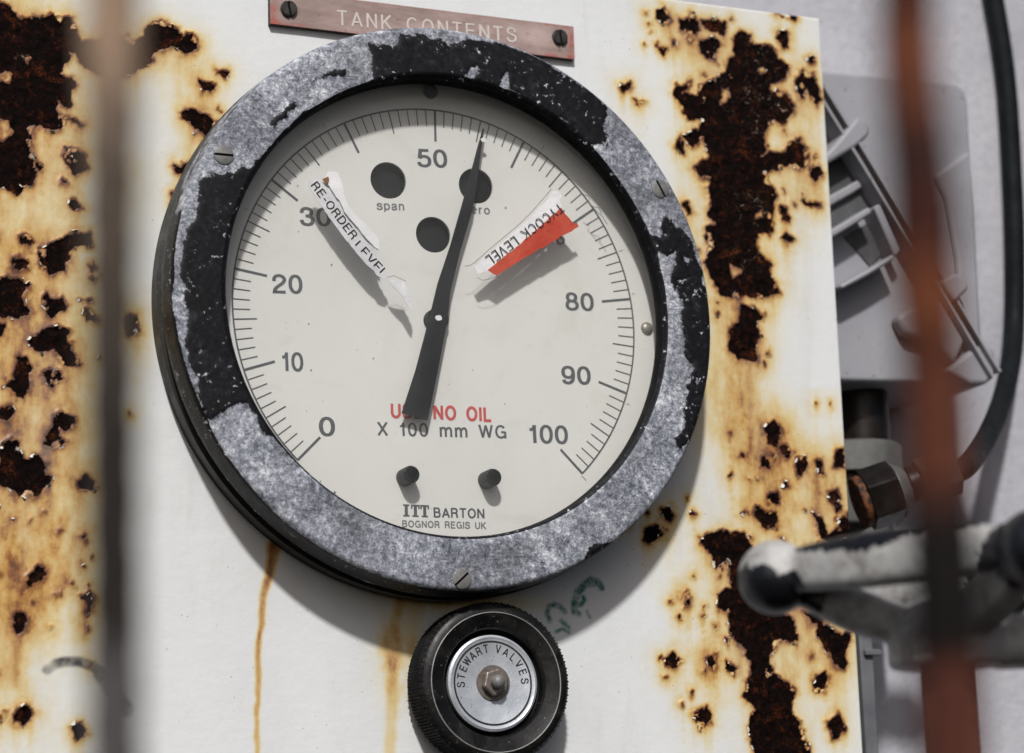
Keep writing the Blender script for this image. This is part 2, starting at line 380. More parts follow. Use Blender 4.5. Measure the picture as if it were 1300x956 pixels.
def bezel_mat():
    t = NT("corroded_aluminium_with_black_paint")
    d = t.attr('black_d')
    n1 = t.noise(520, 6, 0.7); n2 = t.noise(1700, 4, 0.7); n0 = t.noise(120, 5, 0.6)
    dd = t.math('ADD', d, t.math('MULTIPLY', t.math('SUBTRACT', n1, 0.5), 2.6))
    dd = t.math('ADD', dd, t.math('MULTIPLY', t.math('SUBTRACT', n0, 0.5), 2.2))
    dd = t.math('ADD', dd, t.math('MULTIPLY', t.math('SUBTRACT', n2, 0.62), 1.5))
    f = t.rng(dd, 0.10, -0.10)
    scr = t.rng(t.noise(900, 2, 0.5, 0, (0.12, 1, 1)), 0.665, 0.69)
    chip = t.math('MULTIPLY', t.rng(n1, 0.60, 0.63), t.rng(n0, 0.50, 0.58)); f = t.math('MULTIPLY', f, t.math('SUBTRACT', 1.0, chip))
    g = t.math('ADD', t.math('MULTIPLY', n2, 0.27), t.math('ADD', t.math('MULTIPLY', n1, 0.45), t.math('ADD', t.math('MULTIPLY', n0, 0.26), t.math('MULTIPLY', t.noise(32, 4, 0.6), 0.20))))
    metal = t.ramp(g, [(0.45, (0.022, 0.025, 0.033)), (0.52, (0.095, 0.103, 0.125)), (0.585, (0.24, 0.256, 0.30)), (0.64, (0.46, 0.48, 0.54)), (0.70, (0.86, 0.88, 0.92))])
    veil = t.rng(t.noise(45, 4, 0.6), 0.35, 0.68); metal = t.mix(t.math('MULTIPLY', scr, 0.5), metal, (0.06, 0.062, 0.07)); metal = t.mix(t.math('MULTIPLY', veil, 0.42), metal, (0.10, 0.10, 0.108))
    blk = t.ramp(t.noise(260, 6, 0.7), [(0.3, (0.0025, 0.0025, 0.003)), (0.55, (0.006, 0.006, 0.008)), (0.72, (0.026, 0.026, 0.032))])
    sc = t.rng(n2, 0.66, 0.74); blk = t.mix(t.math('MULTIPLY', sc, 0.5), blk, (0.09, 0.09, 0.10))
    edge = t.math('MULTIPLY', t.rng(dd, 0.55, 0.12), t.rng(dd, 0.02, 0.12)); col = t.mix(f, metal, blk)
    col = t.mix(t.math('MULTIPLY', edge, 0.6), col, (0.05, 0.05, 0.055))
    h = t.math('ADD', t.math('MULTIPLY', f, 0.8), t.math('MULTIPLY', t.math('SUBTRACT', 1.0, f), t.math('ADD', n2, t.math('MULTIPLY', n1, 0.6))))
    bp = t.bump(h, 0.6, 0.0005); bp = t.bump(t.noise(320, 5, 0.6), 0.22, 0.0006, bp)
    return t.set(base=col, rough=t.mix(f, (0.62,)*3, t.rng(n1, 0.3, 0.7, 0.38, 0.62)), metal=0.0, normal=bp, spec=t.rng(f, 0, 1, 0.3, 0.22))
def glass_mat():
    t = NT("dusty_clear_glass")
    tr = t.n('ShaderNodeBsdfTransparent'); tr.inputs[0].default_value = (0.975, 0.975, 0.972, 1)
    gl = t.n('ShaderNodeBsdfGlossy'); gl.inputs['Roughness'].default_value = 0.08
    df = t.n('ShaderNodeBsdfDiffuse'); df.inputs[0].default_value = (0.72, 0.74, 0.72, 1)
    dust = t.math('ADD', t.rng(t.noise(35, 5, 0.6), 0.35, 0.75, 0.006, 0.035), t.math('MULTIPLY', t.rng(t.voro(170), 0.06, 0.03), t.rng(t.noise(60, 2), 0.55, 0.65, 0, 0.35)))
    a = t.n('ShaderNodeMixShader'); t.l(dust, a.inputs[0]); t.l(tr.outputs[0], a.inputs[1]); t.l(df.outputs[0], a.inputs[2])
    tl = t.n('ShaderNodeBsdfTranslucent'); tl.inputs[0].default_value = (0.95, 0.95, 0.94, 1)
    a2 = t.n('ShaderNodeMixShader'); a2.inputs[0].default_value = 0.06; t.l(a.outputs[0], a2.inputs[1]); t.l(tl.outputs[0], a2.inputs[2]); a = a2
    fr = t.n('ShaderNodeFresnel'); fr.inputs[0].default_value = 1.26
    b = t.n('ShaderNodeMixShader'); t.l(fr.outputs[0], b.inputs[0]); t.l(a.outputs[0], b.inputs[1]); t.l(gl.outputs[0], b.inputs[2])
    t.t.nodes.remove(t.p); t.l(b.outputs[0], t.out.inputs[0]); return t.m
M = {}
M['panel'] = rusty_panel_mat(); M['bezel'] = bezel_mat(); M['glass'] = glass_mat()
M['case'] = paint_mat("dull_black_case_paint", (0.007, 0.0068, 0.0065), (0.022, 0.021, 0.018), 55, 0.5, bump=0.25, spec=0.25, speck=(0.10, 0.075, 0.05))
M['inner'] = paint_mat("matt_black_lip_paint", (0.003, 0.003, 0.0035), (0.007, 0.007, 0.008), 90, 0.75, bump=0.2, spec=0.1)
t = NT("aged_ivory_dial_enamel")
c = t.mix(t.rng(t.noise(18, 5, 0.6), 0.3, 0.7), (0.65, 0.65, 0.62), (0.71, 0.71, 0.675))
c = t.mix(t.math('MULTIPLY', t.rng(t.noise(30, 6, 0.65, 1.5), 0.52, 0.72), 0.35), c, (0.56, 0.54, 0.46))
c = t.mix(t.math('MULTIPLY', t.rng(t.noise(120, 5, 0.7, 0.6, (0.35, 1, 1)), 0.60, 0.72), 0.18), c, (0.40, 0.39, 0.35))
c = t.mix(t.math('MULTIPLY', t.rng(t.noise(1300, 2), 0.71, 0.75), 0.5), c, (0.30, 0.28, 0.24))
M['dial'] = t.set(base=c, rough=0.5, spec=0.3)
M['ink'] = paint_mat("grey_dial_ink", (0.055, 0.06, 0.068), (0.085, 0.09, 0.10), 300, 0.6, bump=0.0)
M['inkthin'] = paint_mat("thin_grey_dial_ink", (0.13, 0.135, 0.14), (0.17, 0.175, 0.18), 300, 0.6, bump=0.0)
M['redink'] = paint_mat("red_dial_ink", (0.46, 0.050, 0.050), (0.56, 0.085, 0.075), 300, 0.6, bump=0.0)
M['hole'] = paint_mat("dark_opening", (0.004, 0.0045, 0.006), (0.010, 0.0105, 0.012), 80, 0.6, bump=0.1, spec=0.15)
M['pointer'] = paint_mat("dark_grey_pointer_paint", (0.007, 0.007, 0.009), (0.014, 0.014, 0.016), 120, 0.6, bump=0.1, spec=0.15)
M['white'] = paint_mat("white_dot_paint", (0.75, 0.75, 0.75), (0.82, 0.82, 0.82), 200, 0.5, bump=0.05)
M['blackplastic'] = paint_mat("black_plastic", (0.005, 0.005, 0.006), (0.011, 0.011, 0.013), 200, 0.45, bump=0.1, spec=0.2)
M['steel'] = paint_mat("weathered_steel_screw", (0.13, 0.13, 0.125), (0.24, 0.237, 0.23), 330, 0.5, metal=0.2, bump=0.25, speck=(0.10, 0.06, 0.03))
M['darksteel'] = paint_mat("dark_grimy_screw", (0.020, 0.019, 0.018), (0.060, 0.055, 0.05), 330, 0.45, metal=0.4, bump=0.3)
M['slot'] = paint_mat('dark_slot_floor', (0.004, 0.004, 0.004), (0.008, 0.007, 0.006), 300, 0.8, spec=0.1)  # near-black floor of the screw slots
M['brass'] = paint_mat("dull_stud", (0.26, 0.24, 0.20), (0.36, 0.33, 0.28), 300, 0.4, metal=0.5, bump=0.1)
M['paper'] = paint_mat("weathered_paper", (0.60, 0.60, 0.62), (0.78, 0.78, 0.80), 90, 0.75, bump=0.9, bscale=220, speck=(0.45, 0.43, 0.40))
M['paperwhite'] = paint_mat("curled_white_paper", (0.72, 0.72, 0.73), (0.86, 0.86, 0.87), 90, 0.7, bump=0.8, bscale=220)
M['paperred'] = paint_mat("faded_red_tape", (0.42, 0.030, 0.012), (0.62, 0.10, 0.055), 70, 0.42, bump=0.8, bscale=180, speck=(0.22, 0.02, 0.01))
for k_, f_ in (('paper', .20), ('paperwhite', .12), ('paperred', .16)):   # thin film and paper let some light through
    q_ = M[k_].node_tree; mo = next(n for n in q_.nodes if n.type == 'OUTPUT_MATERIAL'); pr = next(n for n in q_.nodes if n.type == 'BSDF_PRINCIPLED')
    tp = q_.nodes.new('ShaderNodeBsdfTransparent'); mx = q_.nodes.new('ShaderNodeMixShader'); mx.inputs[0].default_value = f_
    q_.links.new(pr.outputs[0], mx.inputs[1]); q_.links.new(tp.outputs[0], mx.inputs[2]); q_.links.new(mx.outputs[0], mo.inputs[0])
M['print'] = paint_mat("black_print", (0.012, 0.012, 0.013), (0.02, 0.02, 0.02), 300, 0.6, bump=0.0)
M['rustbit'] = paint_mat("rust_brown_scrap", (0.16, 0.06, 0.03), (0.30, 0.15, 0.09), 300, 0.8, bump=0.3)

# ================================================================ RUSTY WHITE PANEL
RUST = [
 [(-10,0),(9,7),(16,14),(23,24),(35,20),(46,23),(66,18),(69,23),(90,21),(94,35),(101,51),(115,52),(161,46),(170,53),(182,46),(184,37),(193,30),(202,28),(212,30),(220,36),(226,38),(228,44),(235,48),(236,42),(241,44),(246,45),(251,51),(250,62),(244,66),(235,69),(228,62),(221,58),(212,62),(202,62),(193,74),(186,84),(179,87),(161,97),(140,100),(124,92),(108,84),(101,76),(97,67),(90,66),(85,81),(76,90),(77,96),(92,99),(94,108),(90,122),(93,136),(86,139),(80,136),(71,124),(73,143),(83,147),(82,159),(76,166),(66,166),(57,164),(50,160),(41,162),(39,177),(35,186),(41,198),(55,211),(46,216),(45,228),(30,240),(21,250),(12,242),(6,238),(-10,240)],
 [(81,187),(92,189),(108,196),(106,207),(112,214),(110,216),(99,219),(94,222),(87,211),(81,200)],
 [(84,147),(97,151),(107,157),(103,160),(92,156)], [(79,226),(87,235),(79,235)],
 [(90,254),(97,252),(105,264),(99,268),(91,264)], [(23,301),(35,299),(43,309),(39,315),(27,311)],
 [(16,330),(24,325),(35,330),(36,344),(26,343),(18,339)],
 [(50,317),(62,309),(73,306),(87,298),(114,294),(117,314),(101,309),(87,317),(90,330),(82,344),(63,347),(49,339)],
 [(-10,363),(11,351),(24,352),(39,363),(30,377),(33,388),(41,394),(24,405),(8,404),(-10,401)],
 [(54,377),(61,373),(65,377),(71,381),(80,378),(84,388),(79,396),(65,405),(56,393)], [(-5,409),(7,409),(4,426),(-5,431)],
 [(35,434),(43,425),(54,420),(73,413),(87,420),(84,431),(92,450),(104,462),(85,465),(73,459),(68,445),(50,446),(38,442)],
 [(20,455),(33,451),(42,464),(37,475),(39,486),(30,505),(22,505),(16,494),(5,489),(19,479)],
 [(52,475),(63,470),(79,471),(79,483),(68,490),(57,483)], [(-4,519),(14,515),(18,524),(11,534),(-4,531)],
 [(68,530),(79,522),(94,530),(92,541),(84,546),(74,541),(73,551),(83,562),(68,568),(57,565),(58,549),(68,541)],
 [(-5,573),(12,556),(24,560),(27,576),(33,584),(49,577),(60,590),(57,600),(65,606),(60,619),(44,630),(24,628),(8,618),(-5,611)],
 [(97,610),(107,602),(118,610),(116,619),(103,622)],
 [(33,735),(38,728),(44,728),(46,722),(52,720),(58,727),(54,734),(44,738),(40,746),(34,747)],
 [(18,780),(24,777),(32,778),(36,785),(32,790),(31,800),(23,806),(18,800)], [(101,757),(107,754),(113,752),(118,762),(117,773),(108,777),(106,764)],
 [(112,339),(117,334),(122,339),(117,345)], [(114,356),(117,353),(121,356),(118,360)], [(99,381),(102,379),(105,381),(102,384)], [(110,382),(115,380),(117,385),(112,387)],
 [(106,393),(118,396),(124,409),(109,404)], [(160,401),(174,400),(175,420),(163,428),(158,415)],
 [(275,88),(291,89),(286,99),(275,93)], [(253,102),(262,104),(274,108),(267,116),(258,116)],
 [(228,141),(238,137),(248,140),(260,144),(275,155),(268,172),(258,171),(247,163),(241,154),(230,151)], [(220,213),(228,210),(241,204),(238,217),(225,220)], [(217,245),(222,242),(219,257)],
 [(835,15),(843,8),(852,25),(842,31),(834,24)], [(863,25),(871,22),(877,16),(888,30),(886,38),(880,44),(870,40),(863,39)],
 [(890,25),(906,25),(922,29),(921,48),(911,41),(893,36)], [(887,50),(897,52),(906,48),(917,55),(908,68),(908,78),(896,72),(888,65)],
 [(834,55),(838,60),(848,63),(840,69)], [(855,50),(859,54),(854,61)], [(786,108),(799,104),(801,110),(790,119)], [(804,124),(811,128),(818,129),(810,133)],
 [(983,15),(1013,18),(1012,25),(991,20)], [(986,40),(1001,41),(1001,60),(993,63),(986,48)],
 [(1007,105),(1018,88),(1031,93),(1042,118),(1042,128),(1036,133),(1022,110),(1018,125),(1015,123)], [(1026,74),(1031,71),(1034,79),(1029,82)],
 [(931,65),(931,50),(936,43),(941,39),(953,43),(957,58),(971,56),(981,60),(988,75),(1003,85),(1001,93),(988,105),(978,108),(978,115),(998,118),(1004,126),(1010,136),(1001,151),(993,158),(981,151),(978,161),(973,168),(968,176),(971,191),(966,200),(978,193),(996,193),(1001,183),(1011,180),(1019,184),(1025,188),(1025,206),(1014,215),(1003,211),(976,218),(973,226),(975,229),(983,240),(986,248),(978,276),(983,291),(975,297),(964,295),(956,308),(969,327),(980,336),(978,349),(991,374),(978,377),(959,377),(947,374),(937,378),(926,377),(915,374),(907,358),(893,333),(900,317),(903,314),(895,298),(900,286),(909,284),(898,273),(903,254),(897,240),(905,232),(898,226),(888,223),(879,211),(900,201),(896,188),(893,176),(880,186),(872,183),(866,170),(890,165),(891,151),(875,151),(867,141),(863,128),(855,118),(860,108),(865,110),(875,103),(874,113),(868,118),(888,123),(888,108),(899,102),(911,98),(923,90),(923,78),(933,70)],
 [(857,186),(864,174),(868,196)], [(1026,211),(1036,208),(1045,221),(1036,230),(1027,221)],
 [(867,258),(873,255),(875,262),(879,266),(877,272),(872,271)], [(992,262),(998,262),(1002,280),(992,278)], [(992,302),(1000,298),(1008,303),(1000,308)],
 [(1019,245),(1025,255),(1041,259),(1041,264),(1025,262),(1019,255)],
 [(940,386),(956,390),(969,402),(959,408),(966,427),(959,440),(961,459),(937,457),(926,443),(926,421),(937,408)],
 [(971,543),(976,538),(983,535),(994,546),(987,570),(975,562)], [(990,568),(1000,564),(1006,575),(998,583)], [(1010,583),(1023,577),(1027,593),(1016,605),(1010,595)],
 [(1033,585),(1043,585),(1045,603),(1039,601)], [(965,581),(979,579),(977,597),(967,591)], [(975,628),(987,624),(988,639),(977,639)],
 [(959,643),(968,645),(972,653),(977,649),(985,651),(987,667),(971,670),(957,655)], [(1062,572),(1072,570),(1073,595),(1058,593)], [(1050,624),(1064,622),(1068,634),(1056,641)],
 [(1031,651),(1043,657),(1049,678),(1060,674),(1072,655),(1078,659),(1078,682),(1060,690),(1041,682),(1037,667)],
 [(837,647),(849,643),(857,655),(849,663),(839,657)], [(819,671),(834,668),(837,678),(828,690),(817,686)],
 [(890,682),(913,674),(946,676),(955,700),(940,720),(926,712),(918,716),(910,722),(904,705),(890,690)],
 [(911,756),(928,744),(926,717),(940,713),(975,760),(1006,787),(1010,802),(1012,815),(996,812),(985,817),(977,830),(980,856),(1002,864),(1010,880),(1004,900),(1018,925),(1032,968),(962,968),(950,925),(958,900),(944,885),(948,868),(955,849),(948,829),(928,806),(925,779),(911,771)],
 [(1019,775),(1043,779),(1043,790),(1054,797),(1068,806),(1079,801),(1080,815),(1076,821),(1072,849),(1060,845),(1054,829),(1037,810),(1037,794)],
 [(1035,860),(1048,852),(1052,866),(1046,880),(1033,876)], [(845,837),(855,829),(864,837),(859,845),(847,845)], [(897,833),(911,831),(907,852),(899,845)],
 [(921,839),(934,845),(932,858),(923,852)], [(867,754),(873,752),(876,767),(871,770)], [(919,810),(926,810),(923,818)], [(1058,640),(1066,638),(1068,648),(1060,650)],
 # below the photograph's edge and left of it, in the same manner
 [(20,900),(36,893),(44,905),(30,921),(16,914)], [(90,925),(102,918),(110,930),(98,940)], [(880,905),(899,898),(904,915),(888,925)], [(1050,915),(1066,905),(1072,930),(1056,938)],
 [(-60,300),(-30,290),(-22,330),(-45,360),(-70,340)], [(-90,120),(-40,60),(-10,30),(-10,230),(-60,200)], [(-80,500),(-40,470),(-30,530),(-60,570)], [(-60,700),(-30,690),(-28,740),(-55,750)],
]
HOLES = [[(30,76),(37,69),(40,74),(34,81)], [(-5,97),(9,90),(18,94),(11,108),(-5,104)], [(-5,152),(11,154),(15,170),(5,180),(-5,180)],
 [(916,111),(926,111),(928,123),(916,132),(913,126)], [(956,270),(969,267),(970,278),(958,278)], [(925,333),(932,337),(945,342),(943,349),(928,352)], [(1063,676),(1068,668),(1070,676)],
 [(962,88),(970,84),(974,92),(966,96)]]
# soft orange-brown staining (x, y, rx, ry, amount) and thin runs
STAIN = [(20,120,95,150,.52),(30,380,70,110,.50),(40,520,70,120,.62),(30,640,70,90,.50),(15,780,60,120,.42),(70,760,50,60,.30),(205,60,60,34,.30),(248,115,34,34,.24),(245,165,26,40,.30),(165,240,26,60,.18),(110,700,30,120,.30),(175,430,20,60,.22),
 (845,30,26,30,.40),(900,60,55,40,.36),(950,150,72,85,.42),(930,300,70,90,.40),(1015,120,30,60,.30),(1020,230,36,50,.36),(935,430,42,80,.55),(940,520,45,80,.48),(880,520,32,90,.26),(975,570,55,55,.50),(1040,640,45,90,.50),
 (960,640,50,50,.30),(915,720,34,50,.36),(982,785,74,90,.56),(1040,800,50,90,.42),(870,760,20,26,.30),(860,845,28,26,.30),(915,850,50,40,.36),(870,310,22,60,.30),(503,835,22,46,.95),(520,790,16,40,.25),(845,662,26,30,.28),(600,765,90,12,.40)]
RUNS = [([(347,695),(345,712),(340,735),(335,757),(331,785),(329,820),(327,870),(326,930),(324,1020)],[2.6,2.2,1.7,1.5,1.3,1.2,1.1,1.0,1.0],[1,1,.95,.85,.80,.72,.68,.6,.5]),
 ([(950,455),(952,500),(955,545)],[1.6,1.4,1.2],[.35,.3,.25]), ([(107,770),(107,810)],[1.1,1.1],[.4,.3]), ([(24,805),(22,840),(20,870)],[1.2,1.2,1.2],[.4,.3,.25]),
 ([(506,760),(502,800),(498,850),(497,900),(494,1020)],[2.0,2.2,2.4,2.4,2.2],[.35,.42,.5,.45,.3])]
def build_panel():
    x0, x1 = -0.215, 0.1667; z0, z1 = -0.172, 0.1332; st = 0.00058
    nx = int((x1-x0)/st)+1; nz = int((z1-z0)/st)+1
    X, Z = np.meshgrid(np.linspace(x0, x1, nx), np.linspace(z0, z1, nz)); X = X.ravel(); Z = Z.ravel()
    P = np.stack([X, Z], 1)
    Pw = P+np.stack([fbm(X*430, Z*430, 5, 3), fbm(X*430, Z*430, 5, 9)], 1)*0.0031
    d = np.full(len(P), 0.05)
    for pl in RUST: d = np.minimum(d, sdf(Pw, plane_pts(pl)))
    rs = np.random.RandomState(7)
    for _ in range(200):
        x, y, rx, ry, a = STAIN[rs.randint(len(STAIN))]
        if a < .28 or 480 < x < 620: continue
        c = at(x+rs.normal()*rx*.75, y+rs.normal()*ry*.75, 0); r0 = 0.00010+0.0008*rs.rand()**3.5
        m_ = np.where((np.abs(X-c[0]) < .006) & (np.abs(Z-c[2]) < .006))[0]
        d[m_] = np.minimum(d[m_], np.hypot((Pw[m_, 0]-c[0])*(.8+.5*rs.rand()), (Pw[m_, 1]-c[2]))-r0)
    d = d+np.clip(fbm(X*210, Z*210, 5, 70)-0.13, 0, 1)*0.022*np.exp(-((-d-0.001)/0.004)**2)*(d < 0)
    for pl in HOLES: d = np.maximum(d, -sdf(Pw, plane_pts(pl)))
    # stain: close halo, run-down halo, broad clouds
    D = d.reshape(nz, nx)
    def down(mm):
        k = int(mm/1000/st); return np.vstack([D[k:], np.repeat(D[-1:], k, 0)]) if k else D
    wob = fbm(X*90, Z*60, 4, 31)
    q0 = np.clip(d, 0, None)
    s = 0.74*np.exp(-q0/0.0009)+0.34*np.exp(-q0/(0.0038*(1+wob)))
    run = np.zeros(len(P)); str_ = np.clip(0.55+2.2*fbm(X*330, Z*9, 4, 61), 0, 1.3)
    for mm, a in ((1.2,.34),(2.4,.32),(4,.28),(6,.24),(9,.20),(13,.15),(18,.11)):
        run = np.maximum(run, a*np.exp(-np.clip(down(mm).ravel(), 0, None)/(0.0006+0.00004*mm))*str_)
    s = 1-(1-np.clip(s, 0, 1))*(1-run)
    cl = np.zeros(len(P))
    for x, y, rx, ry, a in STAIN:
        c = at(x, y, 0); sx = rx/3590; sz = ry/3590
        cl = 1-(1-cl)*(1-a*np.exp(-(((X-c[0])/sx)**2+((Z-c[2])/sz)**2)))
    cl = np.clip(cl*(1.12+2.0*fbm(X*75, Z*32, 5, 50)+1.0*fbm(X*300, Z*200, 4, 52)), 0, 1)
    s = 1-(1-s)*(1-0.88*cl)
    for pts, wd, am in RUNS:
        pp = plane_pts(pts)+0.0; best = np.zeros(len(P))
        for i in range(len(pp)-1):
            a, b = pp[i], pp[i+1]; e = b-a
            v = P-a+np.stack([fbm(X*120, Z*120, 3, 77)*0.002, 0*X], 1); t = np.clip((v@e)/(e@e), 0, 1)
            dist = np.sqrt(((v-t[:, None]*e)**2).sum(1)); ww = (wd[i]*(1-t)+wd[i+1]*t)/1000; aa = am[i]*(1-t)+am[i+1]*t
            best = np.maximum(best, aa*np.exp(-(dist/ww)**3))
        s = 1-(1-s)*(1-best)
    s = np.clip(s, 0, 1)
    # marker strokes
    def strokes(lst):
        best = np.zeros(len(P))
        for pts, wd in lst:
            pp = plane_pts(pts)
            for i in range(len(pp)-1):
                a, b = pp[i], pp[i+1]; e = b-a; v = P-a; t = np.clip((v@e)/(e@e), 0, 1)
                dist = np.sqrt(((v-t[:, None]*e)**2).sum(1)); best = np.maximum(best, np.clip((wd*1.35/1000-dist)/0.0009+0.4, 0, 1))
        return best
    green = strokes([([(698,788),(694,778),(697,770),(704,767),(711,770),(717,776)],.75), ([(712,788),(718,793),(722,797)],.6), ([(706,802),(714,798),(722,803)],.5),
        ([(729,776),(729,766),(733,754),(741,742),(750,736),(758,738),(764,746)],1.0), ([(740,758),(742,762),(737,768),(731,768)],.7), ([(735,780),(731,775)],.8), ([(745,776),(749,784)],.4), ([(733,752),(745,740),(757,740)],1.1)])
    smud = strokes([([(60,850),(70,843),(82,840),(100,840),(116,845),(128,855),(140,870)],1.3), ([(128,856),(145,880),(160,900)],2.0)])*np.clip(0.75+1.2*fbm(X*200, Z*200, 3, 8), 0, 1)
    flake = np.zeros(len(P))
    for x, y, r in [(968,85,22),(985,75,14),(945,135,26),(990,90,14),(990,140,22),(965,150,22),(925,60,10),(953,260,20),(35,75,10),(965,120,26),(1060,640,10),(950,330,16)]:
        c = at(x, y, 0); flake = np.maximum(flake, np.exp(-((X-c[0])**2+(Z-c[2])**2)/(r/3590)**2))
    # relief: bubbled rust, lifted paint rim, slightly rippled sheet
    n = fbm(X*420, Z*420, 4, 5); n2 = fbm(X*150, Z*150, 3, 6)
    ins = np.clip(-d/0.0008, 0, 1)
    lift = np.exp(-((d-0.0005)/0.0006)**2)*np.clip(n2*2.2+0.25, 0, 1)*0.0007
    relief = ins*(0.0013*n+0.0008*n2-0.00035)+lift+0.00016*fbm(X*30, Z*30, 3, 90)
    g = np.zeros(len(P))  # flat where fittings are screwed down
    relief = np.where(np.hypot(X, Z) < 0.102, 0.0, relief)
    Y = -relief
    verts = np.stack([X, Y, Z], 1)
    idx = np.arange(nx*nz).reshape(nz, nx)
    quads = np.stack([idx[:-1, :-1], idx[:-1, 1:], idx[1:, 1:], idx[1:, :-1]], -1).reshape(-1, 4)
    # folded box behind the face
    b0 = nx*nz; yb = 0.035
    loop = np.concatenate([idx[0, :], idx[1:, -1], idx[-1, -2::-1], idx[-2:0:-1, 0]])
    rv = verts[loop].copy(); mid = rv.copy(); mid[:, 1] = 0.0012; 
    cx, cz = (x0+x1)/2, (z0+z1)/2
    mid[:, 0] += np.where(np.abs(mid[:, 0]-x1) < 1e-6, 0.0007, 0); mid[:, 2] += np.where(np.abs(mid[:, 2]-z1) < 1e-6, 0.0007, 0)
    back = mid.copy(); back[:, 1] = yb
    L = len(loop); allv = np.vstack([verts, mid, back])
    i = np.arange(L); j = (i+1) % L
    s1 = np.stack([loop[i], b0+i, b0+j, loop[j]], 1); s2 = np.stack([b0+i, b0+L+i, b0+L+j, b0+j], 1)
    F = np.vstack([quads, s1, s2])
    # curled paint flakes standing up along the rims of the patches
    fv = []; ff = []; fs_ = []
    nb = len(allv)
    edge = np.where((d > 0.0001) & (d < 0.0006) & (np.hypot(X, Z) > 0.104) & (X < x1-0.002))[0]
    gz, gx_ = np.gradient(d.reshape(nz, nx), st); gz = gz.ravel(); gx_ = gx_.ravel()
    for e in rs.choice(edge, 230, replace=False):
        g = np.array([gx_[e], gz[e]]); L_ = np.linalg.norm(g)
        if L_ < .3: continue
        g /= L_; tt = np.array([-g[1], g[0]]); wd_ = rs.uniform(.3, 1.1)/1000; ln = rs.uniform(.5, 1.5)/1000; up = rs.uniform(.5, 1.4)
        b = nb+len(fv)
        for i_ in range(4):
            for j_ in range(4):
                u_ = i_/3; v_ = j_/3-.5
                w2 = wd_*(1-.45*u_)*(1+.3*rs.uniform(-1, 1))
                p = P[e]+g*ln*(.35-u_*np.cos(up*u_))+tt*v_*2*w2; fv.append((p[0], -0.0002-ln*np.sin(up*u_)*u_*.8-.0001*rs.rand(), p[1])); fs_.append(.05+.35*rs.rand()*(1-u_))
        for i_ in range(3):
            for j_ in range(3): k_ = b+i_*4+j_; ff.append((k_, k_+1, k_+5, k_+4))
    allv = np.vstack([allv, np.array(fv)]); F = np.vstack([F, np.array(ff)])
    me = bpy.data.meshes.new('instrument_panel')
    me.vertices.add(len(allv)); me.vertices.foreach_set('co', allv.ravel())
    me.loops.add(F.size); me.loops.foreach_set('vertex_index', F.ravel().astype(np.int32))
    me.polygons.add(len(F)); me.polygons.foreach_set('loop_start', (np.arange(len(F))*4).astype(np.int32))
    me.update(calc_edges=True); me.validate()
    ext = lambda a, v=0.0: np.concatenate([a, a[loop], a[loop], np.full(len(fv), v) if np.isscalar(v) else v])
    for nm, a, v0 in (('rust_d', d*1000, 3.0), ('stain', s, np.array(fs_)), ('green_mark', green, 0.0), ('smudge', smud, 0.0), ('flake', flake, 0.0)):
        at_ = me.attributes.new(nm, 'FLOAT', 'POINT'); at_.data.foreach_set('value', ext(a, v0).astype(np.float32))
    me.polygons.foreach_set('use_smooth', [True]*len(me.polygons))
    me.materials.append(M['panel'])
    o = bpy.data.objects.new('instrument_panel', me); COL.objects.link(o)
    o['label'] = 'white painted steel panel blistered with dark rust patches and orange stains behind the dial gauge'; o['category'] = 'panel'
    return o
build_panel()

# ================================================================ BACKGROUND WALL
t = NT("rough_lilac_grey_render")
c = t.mix(t.rng(t.noise(14, 6, 0.6), 0.3, 0.7), (0.40, 0.40, 0.44), (0.52, 0.515, 0.55))
c = t.mix(t.math('MULTIPLY', t.rng(t.noise(160, 5, 0.7), 0.5, 0.75), 0.3), c, (0.24, 0.235, 0.26))
M['wall'] = t.set(base=c, rough=0.85, spec=0.2, normal=t.bump(t.math('ADD', t.noise(190, 5, 0.65), t.noise(45, 3)), 0.45, 0.0018))
m = MB(); m.box((0.15, 0.125, 0.0), (0.75, 0.03, 0.6))
wl = m.obj('wall', M['wall'], None, smooth=False); wl['kind'] = 'structure'; wl['label'] = 'pale lilac grey rendered wall behind everything'; wl['category'] = 'wall'
WALLY = 0.095

